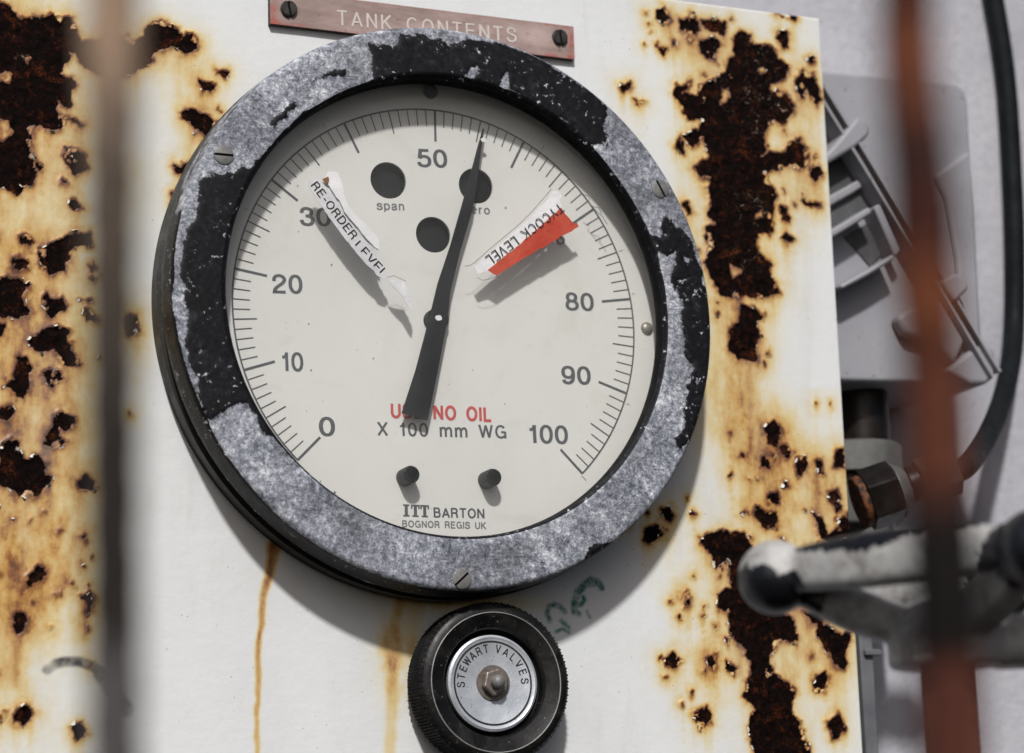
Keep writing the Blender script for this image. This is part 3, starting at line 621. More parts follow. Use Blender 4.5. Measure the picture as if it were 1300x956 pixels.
# ================================================================ PRESSURE GAUGE
HB = 0.025; OX, OZ = -0.0006, 0.0010
DY = -0.0097; GY = -0.0182
gauge = root('dial_gauge', 'large round tank contents gauge with a chipped black and grey bezel and one dark pointer', 'gauge', (0, 0, 0))
m = MB()
m.lathe([(0.1004, -0.001), (0.1004, 0.0045), (0.1012, 0.0052), (0.1012, 0.0098), (0.0996, 0.0104), (0.0990, 0.0112), (0.0990, 0.0126), (0.1000, 0.0131), (0.0915, 0.0131), (0.0915, -0.001)], (OX, 0, OZ), n=192, close=True)
label(m.obj('case', M['case'], gauge, auto=30), 'dull black round case behind the bezel')
BLACK = [
 [(470,53),(480,57),(495,59),(503,58),(506,50),(509,46),(524,46),(536,43),(541,46),(548,50),(562,53),(576,55),(598,49),(613,52),(630,55),(655,63),(672,70),(696,81),(715,94),(733,107),(745,115),(771,138),(769,150),(765,166),(771,172),(771,182),(762,184),(751,184),(744,192),(735,200),(720,215),(640,150),(560,120),(474,112),(472,90),(473,78)],
 [(345,190),(335,197),(317,216),(307,212),(295,221),(286,219),(276,221),(262,226),(253,231),(250,245),(251,262),(247,280),(240,290),(234,315),(229,345),(236,382),(240,400),(234,430),(241,455),(249,485),(256,505),(264,533),(280,524),(297,516),(313,511),(320,520),(327,530),(331,545),(345,556),(360,556),(310,470),(300,400),(300,320),(320,255)],
 [(205,350),(212,340),(218,350),(216,385),(212,390)], [(232,470),(243,490),(256,520),(266,536),(262,550),(240,520)],
 [(812,285),(818,289),(824,301),(838,302),(845,298),(839,295),(839,285),(844,275),(850,275),(855,284),(862,290),(868,297),(876,303),(880,316),(885,330),(891,345),(896,365),(902,396),(905,440),(897,500),(893,523),(880,552),(863,572),(857,558),(866,545),(870,535),(866,519),(871,510),(874,487),(879,465),(868,446),(871,427),(866,405),(867,386),(862,374),(853,362),(853,345),(860,334),(857,318),(848,327),(838,322),(828,318),(815,330)],
 [(412,98),(436,94),(439,88),(428,90),(400,104)], [(340,157),(372,130),(376,134),(350,160)], [(745,697),(778,690),(790,685),(776,706),(745,715)],
 [(380,175),(396,150),(386,140),(378,148),(374,160)], [(355,178),(362,165),(372,172)], [(276,620),(300,660),(320,680),(300,625),(290,600)]]
CHIPS = [[(636,95),(643,90),(646,97),(644,108),(652,116),(664,122),(662,127),(650,123),(637,116),(632,112)], [(600,86),(606,82),(612,90),(604,100),(586,104),(590,95)], [(704,150),(712,149),(721,156),(720,162),(712,160)],
 [(228,440),(232,436),(238,470),(245,490),(238,488),(232,465)], [(244,478),(250,480),(256,500),(250,502)], [(868,325),(874,327),(872,333),(866,332)], [(858,355),(876,352),(876,355),(860,358)], [(252,446),(260,446),(258,450),(252,450)],
 [(258,515),(262,517),(266,530),(262,528)], [(882,480),(885,482),(884,490),(881,488)], [(560,52),(575,60),(580,58)]]
def build_bezel():
    # profile (r, h) with fine steps over the face
    prof = [(0.0985, 0.0128), (0.1001, 0.0130), (0.1008, 0.0140), (0.1008, 0.0165), (0.1004, 0.0195), (0.1002, 0.0222), (0.0999, 0.0238), (0.0992, 0.0247)]
    for r in np.linspace(0.0984, 0.0831, 30): prof.append((r, 0.0250+0.00012*math.sin((r-0.082)/0.0165*math.pi)))
    prof += [(0.0823, 0.0247), (0.0816, 0.0240), (0.0812, 0.0229)]
    n = 1080; vs = []; a = np.arange(n)*2*np.pi/n
    for r, h in prof: vs.append(np.stack([OX+r*np.cos(a), -h+0*a, OZ+r*np.sin(a)], 1))
    V = np.vstack(vs); X, Z = V[:, 0], V[:, 2]
    P = np.stack([X, Z], 1)+np.stack([fbm(X*300, Z*300, 4, 13), fbm(X*300, Z*300, 4, 19)], 1)*0.0030
    d = np.full(len(V), 0.03)
    for pl in BLACK: d = np.minimum(d, sdf(P, plane_pts(pl, -HB)))
    for pl in CHIPS: d = np.maximum(d, -sdf(P, plane_pts(pl, -HB)))
    rr = np.hypot(X-OX, Z-OZ)
    side = (-V[:, 1] < 0.0243) & (rr > 0.099); ang = np.degrees(np.arctan2(Z, X))
    sd_ = 0.0008+0.010*fbm(ang/9, V[:, 1]*300, 4, 5)+np.where((ang > 20) & (ang < 140), 0.0045, 0)-np.where((ang < -10) | (ang > 165), 0.0030, 0)
    d = np.where(side, sd_, d)
    d = np.where(rr < 0.0825, np.minimum(d, -0.002), d)
    k = len(prof)
    raise_ = np.clip(-d/0.0004, 0, 1)*0.00018+0.00010*fbm(X*500, Z*500, 3, 44)
    ridx = np.repeat(np.arange(k), n); face = (ridx > 7) & (ridx < k-3)
    V[:, 1] -= np.where(face, raise_, 0)
    idx = np.arange(k*n).reshape(k, n); j = np.roll(idx, -1, 1)
    F = np.stack([idx[:-1], j[:-1], j[1:], idx[1:]], -1).reshape(-1, 4)[:, ::-1]
    o = mesh_obj('bezel', V, [tuple(q) for q in F.tolist()], M['bezel'], gauge, auto=None)
    at_ = o.data.attributes.new('black_d', 'FLOAT', 'POINT'); at_.data.foreach_set('value', (d*1000).astype(np.float32))
    # orient outward
    bm = bmesh.new(); bm.from_mesh(o.data); bmesh.ops.recalc_face_normals(bm, faces=bm.faces); bm.to_mesh(o.data); bm.free()
    return label(o, 'wide cast bezel ring of mottled grey metal with peeling black paint')
build_bezel()
m = MB(); m.lathe([(0.0812, 0.0229), (0.0810, 0.0200), (0.0811, 0.0176), (0.0905, 0.0172), (0.0912, 0.0168), (0.0912, 0.0080)], (OX, 0, OZ), n=192)
m.obj('inner_lip', M['inner'], gauge, auto=None)
# dial plate with three round openings showing darkness behind
HOLEPX = [((493, 229), 23.5), ((604, 236), 23.0), ((550, 298), 23.0)]
def build_dial():
    bm = bmesh.new(); n = 160; R = 0.0908
    outer = [bm.verts.new((OX+R*math.cos(2*math.pi*i/n), DY, OZ+R*math.sin(2*math.pi*i/n))) for i in range(n)]
    edges = [bm.edges.new((outer[i], outer[(i+1) % n])) for i in range(n)]
    for (x, y), r in HOLEPX:
        c = at(x, y, DY); rr = r/3590*1.02; k = 48
        vs = [bm.verts.new((c[0]+rr*math.cos(2*math.pi*i/k), DY, c[2]+rr*math.sin(2*math.pi*i/k))) for i in range(k)]
        edges += [bm.edges.new((vs[i], vs[(i+1) % k])) for i in range(k)]
    bmesh.ops.triangle_fill(bm, edges=edges, use_beauty=True, use_dissolve=False)
    ext = bmesh.ops.extrude_face_region(bm, geom=list(bm.faces))
    for v in [g for g in ext['geom'] if isinstance(g, bmesh.types.BMVert)]: v.co.y += 0.0010
    bmesh.ops.recalc_face_normals(bm, faces=bm.faces)
    me = bpy.data.meshes.new('dial_plate'); bm.to_mesh(me); bm.free()
    return finish('dial_plate', me, M['dial'], gauge, False, Vector((0, 0, 0)))
dial = build_dial(); label(dial, 'ivory dial plate printed from 0 to 100 with three round black openings')
m = MB(); m.lathe([(0.0905, 0.0066), (0.0, 0.0066)], (OX, 0, OZ), n=96)
m.obj('backing_plate', M['hole'], gauge, auto=None)
INK = DY-0.00012
# scale
VANG = lambda v: math.radians(-135.5+2.71*v)
m = MB(); RA = 0.0755
def tick(m, v, r0, r1, wd):
    a = VANG(v); s, c = math.sin(a), math.cos(a); h = wd/2
    q = [(r0, -h), (r1, -h), (r1, h), (r0, h)]
    m.add([(r*s+o_*c, INK, r*c-o_*s) for r, o_ in q], [(0, 1, 2, 3)])
for v in range(0, 101):
    if v % 10 == 0: tick(m, v, RA-0.0116, RA, 0.00088)
    elif v % 5 == 0: tick(m, v, RA-0.0084, RA-0.0003, 0.00048)
    else: tick(m, v, RA-0.0062, RA-0.0003, 0.00041)
n = 240; vs = []; fs = []
for i in range(n+1):
    a = VANG(100*i/n); vs += [((RA-0.0003)*math.sin(a), INK-0.00002, (RA-0.0003)*math.cos(a)), ((RA+0.0003)*math.sin(a), INK-0.00002, (RA+0.0003)*math.cos(a))]
fs = [(2*i, 2*i+1, 2*i+3, 2*i+2) for i in range(n)]
m.add(vs, fs)
label(m.obj('scale_marks', M['ink'], dial, smooth=False), 'grey printed arc with a hundred fine graduation lines')
# faint pencil marks outside the arc
for v, a, b in [(75, .0764, .0782), (79.5, .0766, .0775), (91, .0765, .0778), (100.2, .0758, .0782), (26, .0768, .0780), (62, .0768, .0790), (38, .0770, .0786)]:
    m = MB(); tick(m, v, a, b, 0.00022); m.obj('pencil_mark', M['inkthin'], dial, smooth=False)
H6 = 0.0062
for body, x0, x1, yb in [('0', 406, 425, 553), ('10', 358, 385, 470.5), ('20', 347, 384, 371.5), ('30', 382, 420, 286), ('50', 531, 568, 211.5), ('80', 719, 754, 393.5), ('90', 714, 750, 487), ('100', 672, 721, 562)]:
    text_on('numeral', body, (x0, yb), (x1, yb+(x1-x0)*0.03), H6*1.04, INK, M['ink'], dial, t=0.155, gap=0.13)
text_on('lettering', 'span', (479, 266), (513.5, 267), 0.0031, INK, M['inkthin'], dial, t=0.15)
text_on('lettering', 'zero', (590, 270.5), (622, 272), 0.0031, INK, M['inkthin'], dial, t=0.15)
text_on('lettering', 'USE NO OIL', (497, 530), (624, 535), 0.0049, INK, M['redink'], dial, t=0.20, gap=0.2)
text_on('lettering', 'X 100 mm WG', (480, 552.5), (643, 556.5), 0.0046, INK, M['ink'], dial, t=0.15, gap=0.2)
text_on('lettering', 'BARTON', (551, 656.5), (615, 658), 0.0033, INK, M['ink'], dial, t=0.17)
text_on('lettering', 'BOGNOR REGIS UK', (511, 669), (617, 671.5), 0.0023, INK, M['inkthin'], dial, t=0.17)
# slab-serif initials built from bars
m = MB(); A = at(512, 655.5, INK); B = at(545, 656.3, INK); W_ = B[0]-A[0]; Hh = 0.0042
def bar(x, z, w_, h_, lean=0.0): m.add([(A[0]+x*W_, INK, A[2]+z*Hh), (A[0]+(x+w_)*W_, INK, A[2]+z*Hh), (A[0]+(x+w_)*W_, INK, A[2]+(z+h_)*Hh), (A[0]+x*W_, INK, A[2]+(z+h_)*Hh)], [(0, 1, 2, 3)])
bar(0.0, 0.0, .24, .13); bar(0.0, .87, .24, .13); bar(.06, .13, .12, .74)
for x in (.30, .66):
    bar(x, .87, .34, .13); bar(x, .66, .06, .21); bar(x+.28, .66, .06, .21); bar(x+.11, .13, .12, .74); bar(x+.05, 0, .24, .13)
m.obj('lettering', M['ink'], dial, smooth=False)
# small dark blemishes on the dial
# studs and buttons
def stud(name, px, r, h, mat, base=DY, dome=0.3, lab=None):
    c = at(px[0], px[1], base); mm = MB()
    mm.lathe([(r, -0.0004), (r, h*0.85), (r*0.93, h*0.96), (r*0.80, h), (r*0.72, h), (r*0.66, h-0.0003), (0, h-0.0003)], (c[0], base, c[2]), n=40)
    o = mm.obj(name, mat, gauge, loc=(c[0], base, c[2]), auto=35)
    if lab: label(o, lab)
stud('adjusting_button', (513.5, 606.5), 0.0031, 0.0072, M['blackplastic'])
stud('adjusting_button', (617, 610), 0.0031, 0.0072, M['blackplastic'])
stud('dial_screw', (546, 117), 0.0026, 0.0013, M['darksteel'])
def dome_(name, px, r, mat, base, h=None):
    c = at(px[0], px[1], base); h = h or r; mm = MB()
    mm.lathe([(r, -0.0002)]+[(r*math.cos(a), h*math.sin(a)) for a in np.linspace(0, math.pi/2*0.999, 9)], (c[0], base, c[2]), n=32)
    return mm.obj(name, mat, gauge, loc=(c[0], base, c[2]), auto=None)
dome_('dial_rivet', (821, 417), 0.0024, M['brass'], DY, 0.0016)
# small half hidden grey ring under the red label
c = at(711, 305, DY); m = MB(); m.lathe([(0.0017, 0), (0.0017, 0.0006), (0.0010, 0.0006), (0.0010, 0)], (c[0], DY, c[2]), n=28); m.obj('dial_grommet', M['inkthin'], gauge)
# pointer
PY = -0.0142
def build_pointer():
    L = [(510.5, 524), (528, 470), (546.5, 400), (556, 360), (572, 312), (586, 263), (598, 220), (607, 186), (613.5, 163)]
    R_ = [(543, 533), (554, 480), (568.5, 405), (572, 370), (584, 320), (600, 266), (607, 222), (611.5, 187), (615, 163)]
    pl = L+R_[::-1]; m = MB()
    pts = [(p[0], p[2]) for p in (at(x, y, PY) for x, y in pl)]
    m.prism(pts, PY+0.0007, PY)
    o = m.obj('pointer', M['pointer'], gauge, smooth=False); label(o, 'tapering dark pointer standing between 50 and 60')
    c = at(557, 404, PY); mm = MB(); mm.lathe([(0.0040, -0.0058), (0.0040, -0.0007)], (c[0], PY, c[2]), n=32)
    mm.obj('pointer_hub', M['pointer'], o)
    for (x, y, r) in [(557, 403.5, 0.00125), (614.0, 177.5, 0.00105)]:
        c = at(x, y, PY-0.0002); mm = MB(); k = 18
        ring = [(c[0]+r*math.cos(2*math.pi*i/k)*(1+.12*random.uniform(-1, 1)), PY-0.0002, c[2]+.8*r*math.sin(2*math.pi*i/k)*(1+.12*random.uniform(-1, 1))) for i in range(k)]
        ring2 = [(a_[0], PY+0.0001, a_[2]) for a_ in ring]
        mm.add(ring+ring2, [tuple(range(k))]+[(i, (i+1) % k, k+(i+1) % k, k+i) for i in range(k)])
        mm.obj('white_dot', M['white'], o, smooth=False)
build_pointer()
# glass
m = MB(); m.lathe([(0.0, -GY), (0.0816, -GY)], (OX, 0, OZ), n=128)
label(m.obj('glass', M['glass'], gauge, auto=None), 'flat dusty glass over the dial')
# bezel screws
for x, y, ang in [(284, 197, 0.0), (838, 240, math.radians(-62)), (586, 735, math.radians(42))]:
    c = at(x, y, -HB)
    screw('bezel_screw', (c[0], -HB+0.0004, c[2]), 0.0034, 0.0011, ang, M['steel'], gauge, slotw=0.13, depth=0.5)

# stickers on the glass (curled paper, slightly domed strips)
def sheet(name, px, mat, parent, y, thick=0.00015, curl=0.0, seed=0):
    pts = [(p[0], p[2]) for p in (at(x, yy, y) for x, yy in px)]
    # roughen the torn outline
    rnd = random.Random(seed); out = []
    for i in range(len(pts)):
        a = pts[i]; b = pts[(i+1) % len(pts)]; L = math.hypot(b[0]-a[0], b[1]-a[1]); k = max(1, int(L/0.0013))
        for q in range(k):
            t_ = q/k; j = 0.00022 if q else 0.0
            out.append((a[0]+(b[0]-a[0])*t_+rnd.uniform(-j, j), a[1]+(b[1]-a[1])*t_+rnd.uniform(-j, j)))
    m = MB(); m.prism(out, y+thick, y)
    o = m.obj(name, mat, parent, smooth=False)
    return o
def zoompx(pts, ox, oy, sc): return [(ox+x/sc, oy+y/sc) for x, y in pts]
SY = GY-0.0004
st1 = sheet('warning_sticker', zoompx([(450,190),(470,180),(515,198),(545,222),(580,270),(640,380),(700,450),(760,520),(790,560),(800,590),(845,672),(825,690),(800,682),(760,640),(720,600),(660,528),(600,450),(550,385),(500,310),(470,262),(445,218)],280,180,3.983), M['paper'], gauge, SY, seed=3)
label(st1, 'torn white strip sticker printed RE-ORDER LEVEL on the glass near 30')
fl = sheet('torn_flap', zoompx([(545,150),(592,155),(603,180),(612,204),(625,260),(645,320),(672,356),(700,385),(735,420),(770,455),(803,500),(800,545),(780,533),(758,508),(730,480),(700,440),(665,400),(640,370),(610,315),(575,262),(550,222),(528,203)],280,180,3.983), M['paperwhite'], st1, SY-0.0009, thick=0.0008, seed=5)
rb = sheet('rust_scrap', zoompx([(516,188),(545,175),(549,190),(543,214),(530,205)],280,180,3.983), M['rustbit'], st1, SY-0.0012, thick=0.0004, seed=6)
f2 = sheet('sticker_remnant', zoompx([(838,684),(870,694),(925,705),(945,740),(966,800),(960,850),(940,820),(915,775),(880,740),(855,712)],280,180,3.983), M['paper'], st1, SY, seed=7)
text_on('lettering', 'RE-ORDER', (280+455/3.983, 180+222/3.983), (280+664/3.983, 180+496/3.983), 0.0031, SY-0.0001, M['print'], st1, t=0.13)
text_on('lettering', 'LEVEL', (280+672/3.983, 180+528/3.983), (280+818/3.983, 180+690/3.983), 0.0034, SY-0.0001, M['print'], st1, t=0.13, clip=0.22)
O6 = (540, 180, 3.983)
st2 = sheet('warning_sticker', zoompx([(245,632),(285,600),(330,560),(400,500),(480,430),(560,350),(620,290),(638,252),(672,250),(690,275),(680,296),(690,330),(660,356),(560,445),(450,540),(350,620),(312,655),(262,668)],*O6), M['paperwhite'], gauge, SY, seed=11)
label(st2, 'torn white and red wedge sticker reading upside down on the glass near 70')
rd = sheet('red_wedge', zoompx([(686,332),(700,352),(740,402),(752,415),(766,408),(776,430),(742,452),(700,472),(640,508),(560,552),(480,600),(362,676),(336,662),(316,648),(350,622),(450,542),(560,447),(650,366)],*O6), M['paperred'], st2, SY-0.0002, thick=0.0002, seed=12)
text_on('lettering', 'TYCOCK LEVEL', (540+676/3.983, 180+306/3.983), (540+300/3.983, 180+583/3.983), 0.0037, SY-0.00045, M['print'], st2, t=0.095)
# grime lines where old tape ended
def scrawl(pts, wd, y=SY+0.0001):
    m = MB(); P = [at(a, b, y) for a, b in pts]; vs = []
    for i in range(len(P)):
        d_ = P[min(i+1, len(P)-1)]-P[max(i-1, 0)]; d_ = d_/np.linalg.norm(d_); nn = np.array([-d_[2], 0, d_[0]])*wd/2; vs += [P[i]-nn, P[i]+nn]
    m.add(vs, [(2*i, 2*i+1, 2*i+3, 2*i+2) for i in range(len(P)-1)]); m.obj('tape_residue', M['inkthin'], gauge, smooth=False)
scrawl([(590,338),(597,337),(603,333),(612,325),(622,316),(640,301),(660,284),(676,268),(690,252),(700,240)], .00022)
scrawl([(741,247),(749,250),(747,256),(757,268),(765,275),(771,285)], .0003); scrawl([(752,262),(760,264),(764,272)], .0003)
scrawl([(492,352),(500,350),(509,354),(515,357)], .0002); scrawl([(606,352),(612,356),(622,354),(632,350)], .0002)
for x, y, r in [(395,470,1.2),(379,294,.9),(421,336,1.4),(389,522,.8),(474,455,1.0),(642,264,1.3),(641,513,.9),(425,625,1.6),(407,611,.9),(392,411,1.0),(690,560,.7),(600,470,.8),(570,488,.7),(680,316,1.6),(378,236,1.0)]:
    c = at(x, y, INK); rr = r/3590; k = 8; m = MB()
    m.add([(c[0]+rr*math.cos(6.283*i/k)*random.uniform(.7, 1.2), INK, c[2]+rr*math.sin(6.283*i/k)*random.uniform(.7, 1.2)) for i in range(k)], [tuple(range(k))])
    m.obj('grime_speck', M['inkthin'], gauge, smooth=False)

# ================================================================ NAMEPLATE
t = NT("weathered_copper_pink_plate")
g = t.noise(70, 6, 0.65, 0.2, (0.5, 1, 1.6)); c = t.ramp(g, [(0.32, (0.25, 0.175, 0.155)), (0.5, (0.36, 0.26, 0.235)), (0.68, (0.48, 0.365, 0.335))])
c = t.mix(t.math('MULTIPLY', t.rng(t.attr('red_edge'), 0.1, 1.0), t.rng(t.noise(260, 5, 0.7), 0.35, 0.6)), c, (0.40, 0.11, 0.085))
c = t.mix(t.math('MULTIPLY', t.rng(t.noise(420, 4), 0.60, 0.72), 0.5), c, (0.12, 0.065, 0.05))
M['plate'] = t.set(base=c, rough=t.rng(g, 0.3, 0.7, 0.35, 0.55), metal=0.15, normal=t.bump(t.noise(500, 4, 0.6, 0, (0.3, 1, 1)), 0.15, 0.0004))
M['plateedge'] = paint_mat("dark_plate_edge", (0.03, 0.02, 0.016), (0.06, 0.045, 0.04), 200, 0.6)
M['engraved'] = paint_mat("pale_engraved_filler", (0.52, 0.46, 0.42), (0.62, 0.57, 0.53), 300, 0.6)
PT = 0.0026
corn = [at(343, -10, -PT), at(729, 30.4, -PT), at(728.5, 67.5, -PT), at(343, 37.7, -PT)]
zc = [p[2] for p in corn]; x0 = (corn[0][0]+corn[3][0])/2; x1 = (corn[1][0]+corn[2][0])/2
zt = (zc[0]+zc[1])/2; zb = (zc[2]+zc[3])/2
plate = root('nameplate', 'copper pink engraved TANK CONTENTS nameplate screwed above the gauge', 'nameplate', ((x0+x1)/2, 0, (zt+zb)/2))
nx_, nz_ = 120, 16; vs = []; red = []
for j in range(nz_+1):
    for i in range(nx_+1):
        x = x0+(x1-x0)*i/nx_; z = zb+(zt-zb)*j/nz_
        e = min(x-x0, x1-x, (z-zb)*1.2, (zt-z)*1.2); vs.append((x, -PT-0.00004*math.sin(x*300), z)); red.append(max(0, 1-e/0.0022)*(1 if min(x-x0, x1-x) < 0.012 else .35)+max(0, 1-min(x-x0, x1-x)/0.004))
fs = [(j*(nx_+1)+i, j*(nx_+1)+i+1, (j+1)*(nx_+1)+i+1, (j+1)*(nx_+1)+i) for j in range(nz_) for i in range(nx_)]
top = mesh_obj('plate_face', vs, fs, M['plate'], plate, auto=None)
a_ = top.data.attributes.new('red_edge', 'FLOAT', 'POINT'); a_.data.foreach_set('value', np.array(red, np.float32))
m = MB(); m.box(((x0+x1)/2, (-PT+0.00025)/2, (zt+zb)/2), ((x1-x0)/2, (PT-0.0003)/2, (zt-zb)/2)); m.obj('plate_body', M['plateedge'], plate, smooth=False)
# single-stroke engraved letters
text_on('lettering', 'TANK CONTENTS', (428.5, 31.5), (656, 54), 0.0056, -PT-0.00012, M['engraved'], plate, t=0.13, gap=0.27)
for x, y, ang in [(366, 12, math.radians(-80)), (710, 48, math.radians(-84))]:
    c = at(x, y, -PT); screw('screw', (c[0], -PT+0.0001, c[2]), 0.0030, 0.0015, ang, M['darksteel'], plate, slotw=0.13, depth=0.6)

# ================================================================ VALVE KNOB
KY = -0.020
kc = at(611, 871, -0.004); kc = np.array([kc[0], 0.0, kc[2]])
knob = root('valve_knob', 'round black knurled valve knob with a silver STEWART VALVES disc below the gauge', 'knob', kc)
def knurl():
    n = 300; prof = [(0.0268, 0.0030), (0.0268, 0.0040), (0.0272, 0.0044)]
    for h in np.linspace(0.0050, 0.0160, 18): prof.append((0.0272, h))
    prof += [(0.0268, 0.0166), (0.0262, 0.0172), (0.0246, 0.0176), (0.0238, 0.0178), (0.0234, 0.0176), (0.0188, 0.0164), (0.0183, 0.0156), (0.0180, 0.0120)]
    vs = []
    for k, (r, h) in enumerate(prof):
        for i in range(n):
            a = 2*math.pi*i/n; q = r
            if 2 < k < 21: q = r+0.00055*math.sin(math.pi*(i+2*k)/2.0)
            vs.append((kc[0]+q*math.cos(a), -h, kc[2]+q*math.sin(a)))
    m_ = len(prof); fs = [(k*n+i, (k+1)*n+i, (k+1)*n+(i+1) % n, k*n+(i+1) % n) for k in range(m_-1) for i in range(n)]
    return mesh_obj('knurled_rim', vs, fs, M['knob'], knob, auto=40)
t = NT("dusty_black_knob")
c = t.mix(t.rng(t.noise(160, 5, 0.6), 0.35, 0.65), (0.003, 0.003, 0.0035), (0.009, 0.0085, 0.0085))
c = t.mix(t.math('MULTIPLY', t.rng(t.noise(70, 6, 0.75, 0.6), 0.50, 0.70), 0.45), c, (0.050, 0.047, 0.043))
c = t.mix(t.math('MULTIPLY', t.rng(t.noise(1100, 2), 0.69, 0.73), 0.8), c, (0.16, 0.15, 0.14))
M['knob'] = t.set(base=c, rough=t.rng(t.noise(120, 4), 0.3, 0.7, 0.3, 0.55), spec=0.28, normal=t.bump(t.noise(900, 4), 0.15, 0.0004))
M['silver'] = paint_mat("brushed_silver_disc", (0.40, 0.43, 0.47), (0.60, 0.63, 0.67), 90, 0.42, metal=0.35, bump=0.15, speck=(0.20, 0.17, 0.14))
M['nut'] = paint_mat("brown_tinged_nut", (0.16, 0.13, 0.11), (0.30, 0.26, 0.23), 220, 0.35, metal=0.6, bump=0.2)
M['edgeline'] = paint_mat("worn_bright_edge", (0.30, 0.30, 0.29), (0.50, 0.50, 0.48), 220, 0.4, metal=0.3)
knurl()
def kl(name, prof, mat, par=knob, n=96): mm = MB(); mm.lathe(prof, tuple(kc), n=n); return mm.obj(name, mat, par, auto=30)
kl('worn_edge_line', [(0.02352, 0.01775), (0.02372, 0.01800), (0.02392, 0.01782)], M['edgeline'])
kl('recess', [(0.0181, 0.0125), (0.0172, 0.0118), (0.0170, 0.0090), (0.0161, 0.0086)], M['blackplastic'])
disc = kl('label_disc', [(0.0166, 0.0100), (0.0164, 0.0143), (0.0156, 0.0148), (0.0152, 0.0146), (0.0148, 0.0144), (0.0, 0.0144)], M['silver'])
kl('printed_ring', [(0.01445, 0.01447), (0.01380, 0.01447)], M['print'], disc)
kl('dark_rim_line', [(0.01700, 0.01180), (0.01682, 0.01240), (0.01662, 0.01330)], M['print'], disc)
kl('boss', [(0.0062, 0.0143), (0.0060, 0.0150), (0.0, 0.0150)], M['nut'], disc)
# hexagonal nut with stem end
m = MB(); hx = [(kc[0]+0.0048*math.cos(math.pi/3*i+.3), kc[2]+0.0048*math.sin(math.pi/3*i+.3)) for i in range(6)]; m.prism(hx, -0.0149, -0.0178)
bevel(m.obj('hex_nut', M['nut'], disc, smooth=False), 0.0005)
m = MB(); m.lathe([(0.0023, 0.0177)]+[(0.0023*math.cos(a), 0.0195+0.0018*math.sin(a)) for a in np.linspace(0, 1.57, 7)], tuple(kc), n=28); m.obj('stem_end', M['steel'], disc)
kl('shank', [(0.020, -0.0008), (0.020, 0.0032), (0.0266, 0.0031)], M['blackplastic'])
# ring lettering
def ring_text(body, a0, a1, r, h, mat):
    strips = []; n = len(body)
    for i, ch in enumerate(body):
        st, wd = stroke_word(ch, 0.15); a = math.radians(a0+(a1-a0)*i/(n-1)); ux = np.array([math.sin(a), -math.cos(a)]); uy = np.array([math.cos(a), math.sin(a)])
        for L, R, k in st:
            f = lambda p: uy*r+ux*(p[0]-wd/2)*h*.95+uy*p[1]*h
            strips.append(([f(p) for p in L], [f(p) for p in R], k))
    return ink_mesh('lettering', strips, lambda p: (kc[0]+p[0], kc[2]+p[1]), -0.01450, mat, disc)
ring_text('STEWART', 183, 101, 0.0104, 0.0028, M['print'])
ring_text('VALVES', 79, 4, 0.0104, 0.0028, M['print'])

# ================================================================ BEHIND THE PANEL, RIGHT: grey plastic housing on the wall
M['grey'] = paint_mat("pale_grey_plastic", (0.27, 0.27, 0.293), (0.33, 0.33, 0.354), 30, 0.45, bump=0.06, speck=(0.20, 0.20, 0.21))
M['greydark'] = paint_mat("painted_recess_shade", (0.05, 0.05, 0.052), (0.10, 0.10, 0.105), 60, 0.6)  # dark grey that paints the shade between the ribs
M['strap'] = paint_mat("brown_grimy_channel", (0.045, 0.032, 0.024), (0.09, 0.065, 0.05), 90, 0.55)
FY = 0.037
def pp(pts, Y): return [(p[0], p[2]) for p in (at(x, y, Y) for x, y in pts)]
hc = at(1130, 290, WALLY)
housing = root('wall_lamp_housing', 'pale grey plastic wall housing with diagonal clamp and ribs behind the panel', 'light housing', (hc[0], WALLY, hc[2]))
m = MB(); m.prism(pp([(960,84),(1047,90),(1130,97),(1200,104),(1216,107),(1225,114),(1229,128),(1236,260),(1245,400),(1250,474),(1246,482),(1238,486),(1100,484),(960,480)], FY), WALLY-0.0005, FY)
bevel(m.obj('housing_body', M['grey'], housing, smooth=True, auto=30), 0.0055, 5)
m = MB(); m.prism(pp([(1185,222),(1232,190),(1238,260),(1245,400),(1249,470),(1220,470),(1215,330),(1200,250)], FY-0.003), FY+0.001, FY-0.003)
bevel(m.obj('side_ridge', M['grey'], housing, auto=30), 0.0018, 3)
m = MB(); m.prism(pp([(1240,438),(1256,436),(1264,444),(1266,468),(1262,480),(1252,488),(1232,488),(1200,470)], FY-0.008), FY+0.02, FY-0.008)
bevel(m.obj('corner_cap', M['grey'], housing, auto=30), 0.0022, 3)
# diagonal channel clamp
Pa = at(1030, 108, FY-0.006); Pb = at(1258, 478, FY-0.006)
dv = (Pb-Pa); Ld = np.linalg.norm(dv); ex = dv/Ld; ez = np.array([-ex[2], 0, ex[0]]); ey = np.array([0, 1, 0]); RM = np.stack([ex, ey, ez], 1)
m = MB()
for sg in (-1, 1): m.box((Pa+Pb)/2+ez*sg*0.0021+ey*0.002, (Ld/2, 0.0065, 0.0006), RM)
cl = m.obj('diagonal_clamp', M['grey'], housing, smooth=False); label(cl, 'diagonal grooved clamp bar with a brown dirty channel')
m = MB(); m.box((Pa+Pb)/2+ey*0.0035, (Ld/2-.0005, 0.0050, 0.00148), RM); m.obj('channel', M['strap'], cl, smooth=False)
